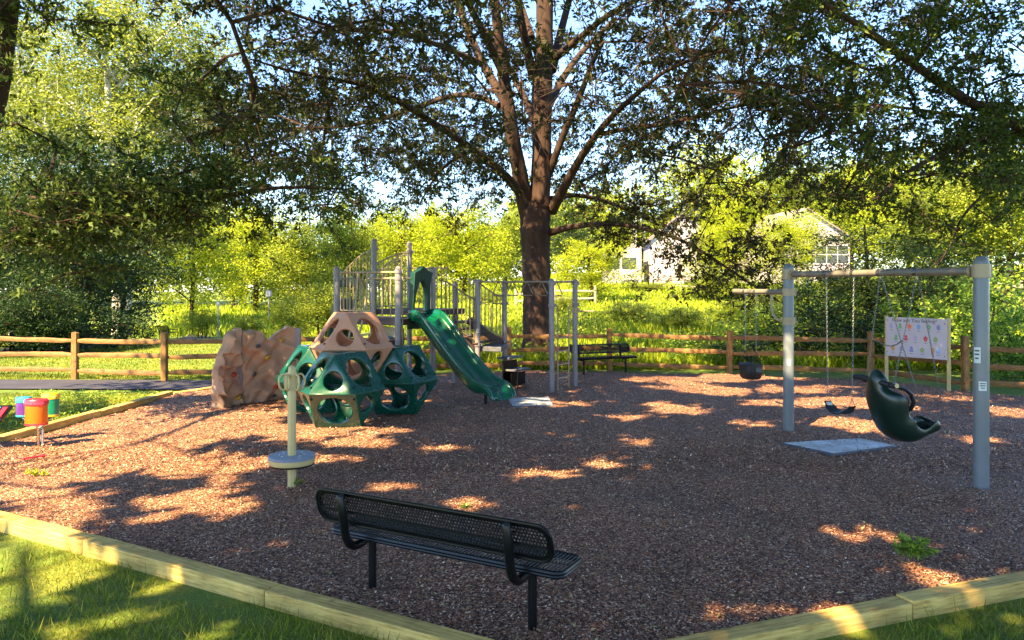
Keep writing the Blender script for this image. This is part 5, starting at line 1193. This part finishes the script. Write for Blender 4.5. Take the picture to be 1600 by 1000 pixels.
for px_, d_, w_, yt_, rot_, lab_, kd_ in [(880, 40, 60, 458, .4, 'small bush in the meadow just right of the big trunk', 'bush'), (985, 36, 90, 470, 1.2, 'pale green bush in the meadow above the black bench', 'bush'), (1060, 33, 90, 478, 2.4, 'low meadow bush under the end of the drooping branch', 'bush'),
     (1165, 36, 110, 462, 3.5, 'meadow bush left of the first swing post', 'bush'), (1255, 62, 110, 318, 4.1, 'sparse slender tree veiling the right house gable', 'birch'), (1225, 58, 100, 335, 2.7, 'lime tree covering the left half of the right house', 'lime'), (1110, 60, 75, 345, 4.9, 'small lime tree at the right corner of the left house', 'lime'), (700, 34, 70, 492, 5.2, 'meadow bush seen through the deck railings', 'bush'), (760, 58, 80, 452, .9, 'bush beyond the trapeze rings', 'bush'), (1300, 46, 90, 440, 1.9, 'bush on the slope behind the swing beam', 'bush')]:
    place(kd_, lab_, px_, d_, w_, yt_, 'meadow bushes', 'bush' if kd_ == 'bush' else None, rot_, cat='bush' if kd_ == 'bush' else 'tree')
place('bush', 'bush in the meadow between lamp pole and deck', 452, 54, 90, 462, 'bushes by the far path', 'bush', 3, cat='bush')
place('bush', 'rounded bush right of the tiny path bench', 312, 58, 60, 482, 'bushes by the far path', 'bush', 4, cat='bush')
place('bush', 'bush between the thin pale pole and the rock wall', 385, 50, 60, 492, 'bushes by the far path', 'bush', 5, cat='bush')
place('bush', 'wide bush hiding the meadow behind the deck stairs', 505, 44, 120, 440, 'bushes by the far path', 'bush', 2.2, cat='bush')
# leafy shrubs close behind the fence: bigger leaves
def shrub_kind(seed, mat, leaf=.1):
    rng = np.random.default_rng(seed); root = thing('shrub', '', 'shrub', (0, 0, 0)); cl = []
    while len(cl) < 70:
        a = rng.uniform(0, 6.28); r_ = .95 * math.sqrt(rng.random()) * (1 + .2 * math.sin(3 * a + seed)); z = rng.uniform(.1, 1.5 - .5 * r_ ** 2)
        cl.append((r_ * math.cos(a), r_ * math.sin(a), z))
    cl = np.array(cl); init = [(np.array([rng.normal() * .1, rng.normal() * .1, -.1]), .03, -1), (np.array([0, 0, .3]), .03, 0)]
    v, f = seg_mesh(grow(init, cl, rng, .3, .005, .45), 4); np_mesh('stems', v, f, M['bark'], root)
    P = clump(cl, 42, .13, rng, .8); v, f = leaf_quads(P, leaf, leaf * .6, rng, sunb=.7); np_mesh('foliage', v, f, M[mat], root); return root
K['shrub'] = shrub_kind(8, 'leaf_shrub'); K['shrub2'] = shrub_kind(9, 'leaf_dark', .09)
G4 = 'shrubs behind the rail fence'
for kd, lab, px, d, w, yt, rot in [
    ('shrub', 'leafy shrub behind the fence right of the black bench', 1090, 21.2, 110, 512, 0), ('shrub2', 'dark shrub behind the fence under the side arm', 1155, 21.0, 100, 520, 1),
    ('shrub', 'tall leafy shrub just left of the first swing post', 1185, 26, 120, 470, 2), ('shrub2', 'dark shrub behind the fence between swing chains', 1290, 21.5, 170, 470, 3),
    ('shrub', 'bright shrub behind the sign board', 1440, 20.5, 150, 455, 4), ('shrub', 'big bright shrub behind the right swing post', 1540, 20, 170, 425, 5),
    ('shrub', 'bright broad-leaved shrub at the right frame edge', 1610, 17.5, 150, 470, 2.5), ('shrub', 'sunlit shrub on the slope above the sign', 1400, 27, 170, 430, .7),
    ('shrub', 'sunlit shrub on the slope right of the sign', 1500, 28, 180, 410, 1.9), ('shrub2', 'dark shrub above the sign board corner', 1340, 30, 130, 440, 2.1), ('shrub', 'yellow-green shrub below the white porch', 1270, 34, 110, 440, 2.6), ('shrub2', 'dark shrub at the far right above the rails', 1580, 30, 160, 400, 3.6),
    ('shrub2', 'dark undergrowth shrub left of the path bend', 60, 25.5, 170, 468, .4), ('shrub2', 'dark undergrowth shrub behind the left fence post', 150, 27, 150, 480, 1.4), ('shrub2', 'dark undergrowth shrub by the wood edge', 190, 31, 80, 478, 3.1), ('shrub2', 'dark undergrowth shrub in the left corner', -20, 24, 160, 462, 4.4)]:
    place(kd, lab, px, d, w, yt, G4, None, rot, cat='shrub')
# the far wood closes the view
rng = np.random.default_rng(55); n = 110000
ang = rng.uniform(-.95, .95, n); dist = rng.uniform(112, 150, n); x = np.tan(ang * .78) * dist
g = terrain(x, dist); ht = 12.5 + 2.5 * np.sin(x * .21) + 2 * np.sin(x * .47 + 1) + 1.2 * np.sin(x * .9) + np.where(x < -40, 5, 0) + np.where(x > 38, 6, 0)
z = g + ht * np.sqrt(rng.random(n)) * (1 - .25 * np.abs(np.sin(x * .45 + dist * .1)))
v, f = leaf_quads(np.stack([x, dist, z], 1), .95, .6, rng, sunb=.9); tag(np_mesh('distant_woods', v, f, M['leaf_mid']), 'bright wood closing the view beyond the meadow', 'wood', kind='stuff')

# --- grasses
def near_mul(x, y): return inside(x, y, MUL)
def blades(n, xf, y0, y1, h, w, seed, mat, name, label, cond=None, bias=1.0, lean=.35, clumpy=0):
    r = np.random.default_rng(seed); y = y0 + (y1 - y0) * r.random(n) ** bias; x = xf[0] * y + (xf[1] - xf[0]) * y * r.random(n) + r.uniform(-1, 1, n)
    k = ~inside(x, y, MULX)
    if cond is not None: k &= cond(x, y)
    if clumpy: k &= (np.sin(x * 2.1 + np.sin(y * 1.7)) * np.sin(y * 2.3 + x) + .4 * np.sin(x * 6) * np.sin(y * 7) > r.uniform(-1, 1, n) * clumpy - .3)
    x, y = x[k], y[k]; P = np.stack([x, y, terrain(x, y) - .01], 1); U = r.normal(size=(len(x), 3)) * lean; U[:, 2] = 1
    hh = h(y) if callable(h) else h; ww = w(y) if callable(w) else w
    v, f = leaf_quads(P, hh, ww, r, 0, 0, U); return tag(np_mesh(name, v, f, M[mat]), label, 'grass', kind='stuff')
MULX = [(.293, 4.25), (-4.95, 7.13), (-7.4, 8.45), (-7.25, 10.5), (-6.9, 15.3), (-6.3, 16.5), (-5.5, 17.6), (-2.73, 18.7), (-.08, 19.4), (2.51, 19.45), (5.33, 18.6), (8.5, 17.8), (9.5, 15.8), (10.7, 14.7), (14.6, 12.6), (12.7, 8.9), (3.95, 5.6)]
onpath = lambda x, y: ~((x < -5.4) & (y > 15.9) & (y < 17.95))
far_ok = lambda x, y: ~((np.abs(x - np.interp(y, [18, 22.5, 27, 36, 44, 56, 80], [-24, -18.5, -15.9, -15.5, -19, -23.4, -32])) < 1.0 + (y > 50) * .5) | ((y > 40) & (y < 60) & (np.abs(x + 10 + (y - 42) * .875) < 2.0)))
blades(150000, (-.85, .85), 3.6, 9.5, .05, .0045, 61, 'blade_lawn', 'lawn_grass', 'short lawn grass outside the near timber edging', bias=1.1, lean=.6, clumpy=1.0)
blades(26000, (-.85, .85), 3.4, 9.5, .12, .006, 68, 'blade_lawn', 'lawn_grass', 'longer grass tufts growing along the near timber edging', bias=1.1, lean=.45, clumpy=.25)
blades(24000, (-.85, .85), 3.6, 9.5, .06, .004, 65, 'straw', 'dry_grass', 'dry clippings lying in the near lawn', bias=1.1, lean=3.5, clumpy=.8)
blades(120000, (-.85, -.3), 9.0, 19, .05, .009, 62, 'blade_lawn', 'lawn_grass', 'left lawn grass around the asphalt path', onpath, lean=.5)
blades(110000, (-.85, -.2), 18.2, 48, .06, .022, 66, 'blade_lawn', 'lawn_grass', 'mown grass beyond the left rail fence', lambda x, y: far_ok(x, y) & (x < -3 - (y - 18) * .1), lean=.5)
blades(200000, (-.75, .85), 20.2, 75, lambda y: .30 + .12 * np.sin(y), lambda y: .008 + .0015 * y, 63, 'blade_field', 'meadow_grass', 'tall bright meadow grass beyond the fence', lambda x, y: far_ok(x, y) & (x > -3.5 - (y - 18) * .12) | ((y > 60) & far_ok(x, y)), bias=1.5, lean=.25)
blades(26000, (-.45, .75), 60, 112, .8, .22, 67, 'blade_field', 'meadow_grass', 'far meadow grass below the distant wood', lean=.25)
r = np.random.default_rng(75); n = 60000; y = 20.3 + 34 * r.random(n) ** 1.6; x = y * r.uniform(-.2, .8, n); k = (np.sin(x * .9 + 2 * np.sin(y * .33)) + np.sin(y * .7 + x * .3) + .6 * np.sin(x * 2.3) > -.1) & (x > -3.5 - (y - 18) * .12); x, y = x[k], y[k]
v, f = leaf_quads(np.stack([x, y, terrain(x, y) + r.uniform(.05, 1, len(x)) ** 1.5 * .62], 1), .10 + .002 * y, .055 + .0012 * y, r, 1.0, 0); tag(np_mesh('meadow_weeds', v, f, M['leaf_mid']), 'leafy weeds mixed into the meadow grass beyond the fence', 'weeds', kind='stuff')
# leafy weeds between path and drums
r = np.random.default_rng(71); n = 5000; y = r.uniform(12, 15.9, n); x = r.uniform(-13, -6.9, n); k = (~inside(x, y, MULX)) & (np.sin(x * 1.3) + np.sin(y * 3 + x) > -.4); x, y = x[k], y[k]
v, f = leaf_quads(np.stack([x, y, terrain(x, y) + r.uniform(.0, .09, len(x))], 1), .06, .036, r, 1.2, 0); tag(np_mesh('weeds', v, f, M['leaf_shrub']), 'low leafy weeds on the lawn behind the drums', 'weeds', kind='stuff')
r = np.random.default_rng(72); n = 700; y = 4.6 + 12 * r.random(n) ** 1.3; x = (r.random(n) * 2 - 1) * y * .7; k = inside(x, y, MUL); x, y = x[k], y[k]; U = r.normal(size=(len(x), 3)); U[:, 2] *= .2
v, f = leaf_quads(np.stack([x, y, bumpz(x, y) + .004], 1), .05, .022, r, 2.5, 0, U); tag(np_mesh('leaf_litter', v, f, M['straw']), 'scattered fallen leaves and twigs on the mulch', 'leaf litter', kind='stuff')
# fallen leafy sprigs
def sprig(label, px, py, size, n, seed, mat, up=.22):
    r = np.random.default_rng(seed); c = GP(px, py); t = thing('fallen_sprig', label, 'sprig', c, 'fallen sprigs on the mulch'); m = MB(); P = []; U = []
    for k in range(n):
        a = r.uniform(0, 6.28); L = size * r.uniform(.5, 1); h = up * r.uniform(.3, 1.1) * size / .3; e = Vector((math.cos(a) * L * .6, math.sin(a) * L * .45, h)); mid = e * .5 + Vector((0, 0, h * .35)); m.tube([(0, 0, .01), mid, e], [.004, .003, .002], 5)
        for j in range(34): f = r.uniform(.25, 1.05); q = np.array(mid) * 2 * f * (1 - f) + np.array(e) * f * f; P.append(q); U.append(np.array([math.cos(a), math.sin(a), .1]) + r.normal(size=3) * .8)
    o = m.build('stem', M['bark'], t); v, f = leaf_quads(np.array(P), size * .26, size * .075, r, 1, 0, np.array(U)); np_mesh('leaves', v, f, M[mat], t)
sprig('big fallen leafy oak sprig lying on the mulch at lower right', 1428, 868, .26, 13, 81, 'leaf_shrub', .16)
sprig('small bright green sprig on the mulch in front of the drums', 56, 741, .2, 4, 82, 'leaf_lime', .05)
sprig('tiny green sprig on the mulch behind the bench back', 728, 792, .12, 4, 83, 'leaf_shrub', .05)
sprig('tiny sprig at the foot of the spinner pole', 470, 757, .12, 4, 84, 'leaf_shrub', .2)
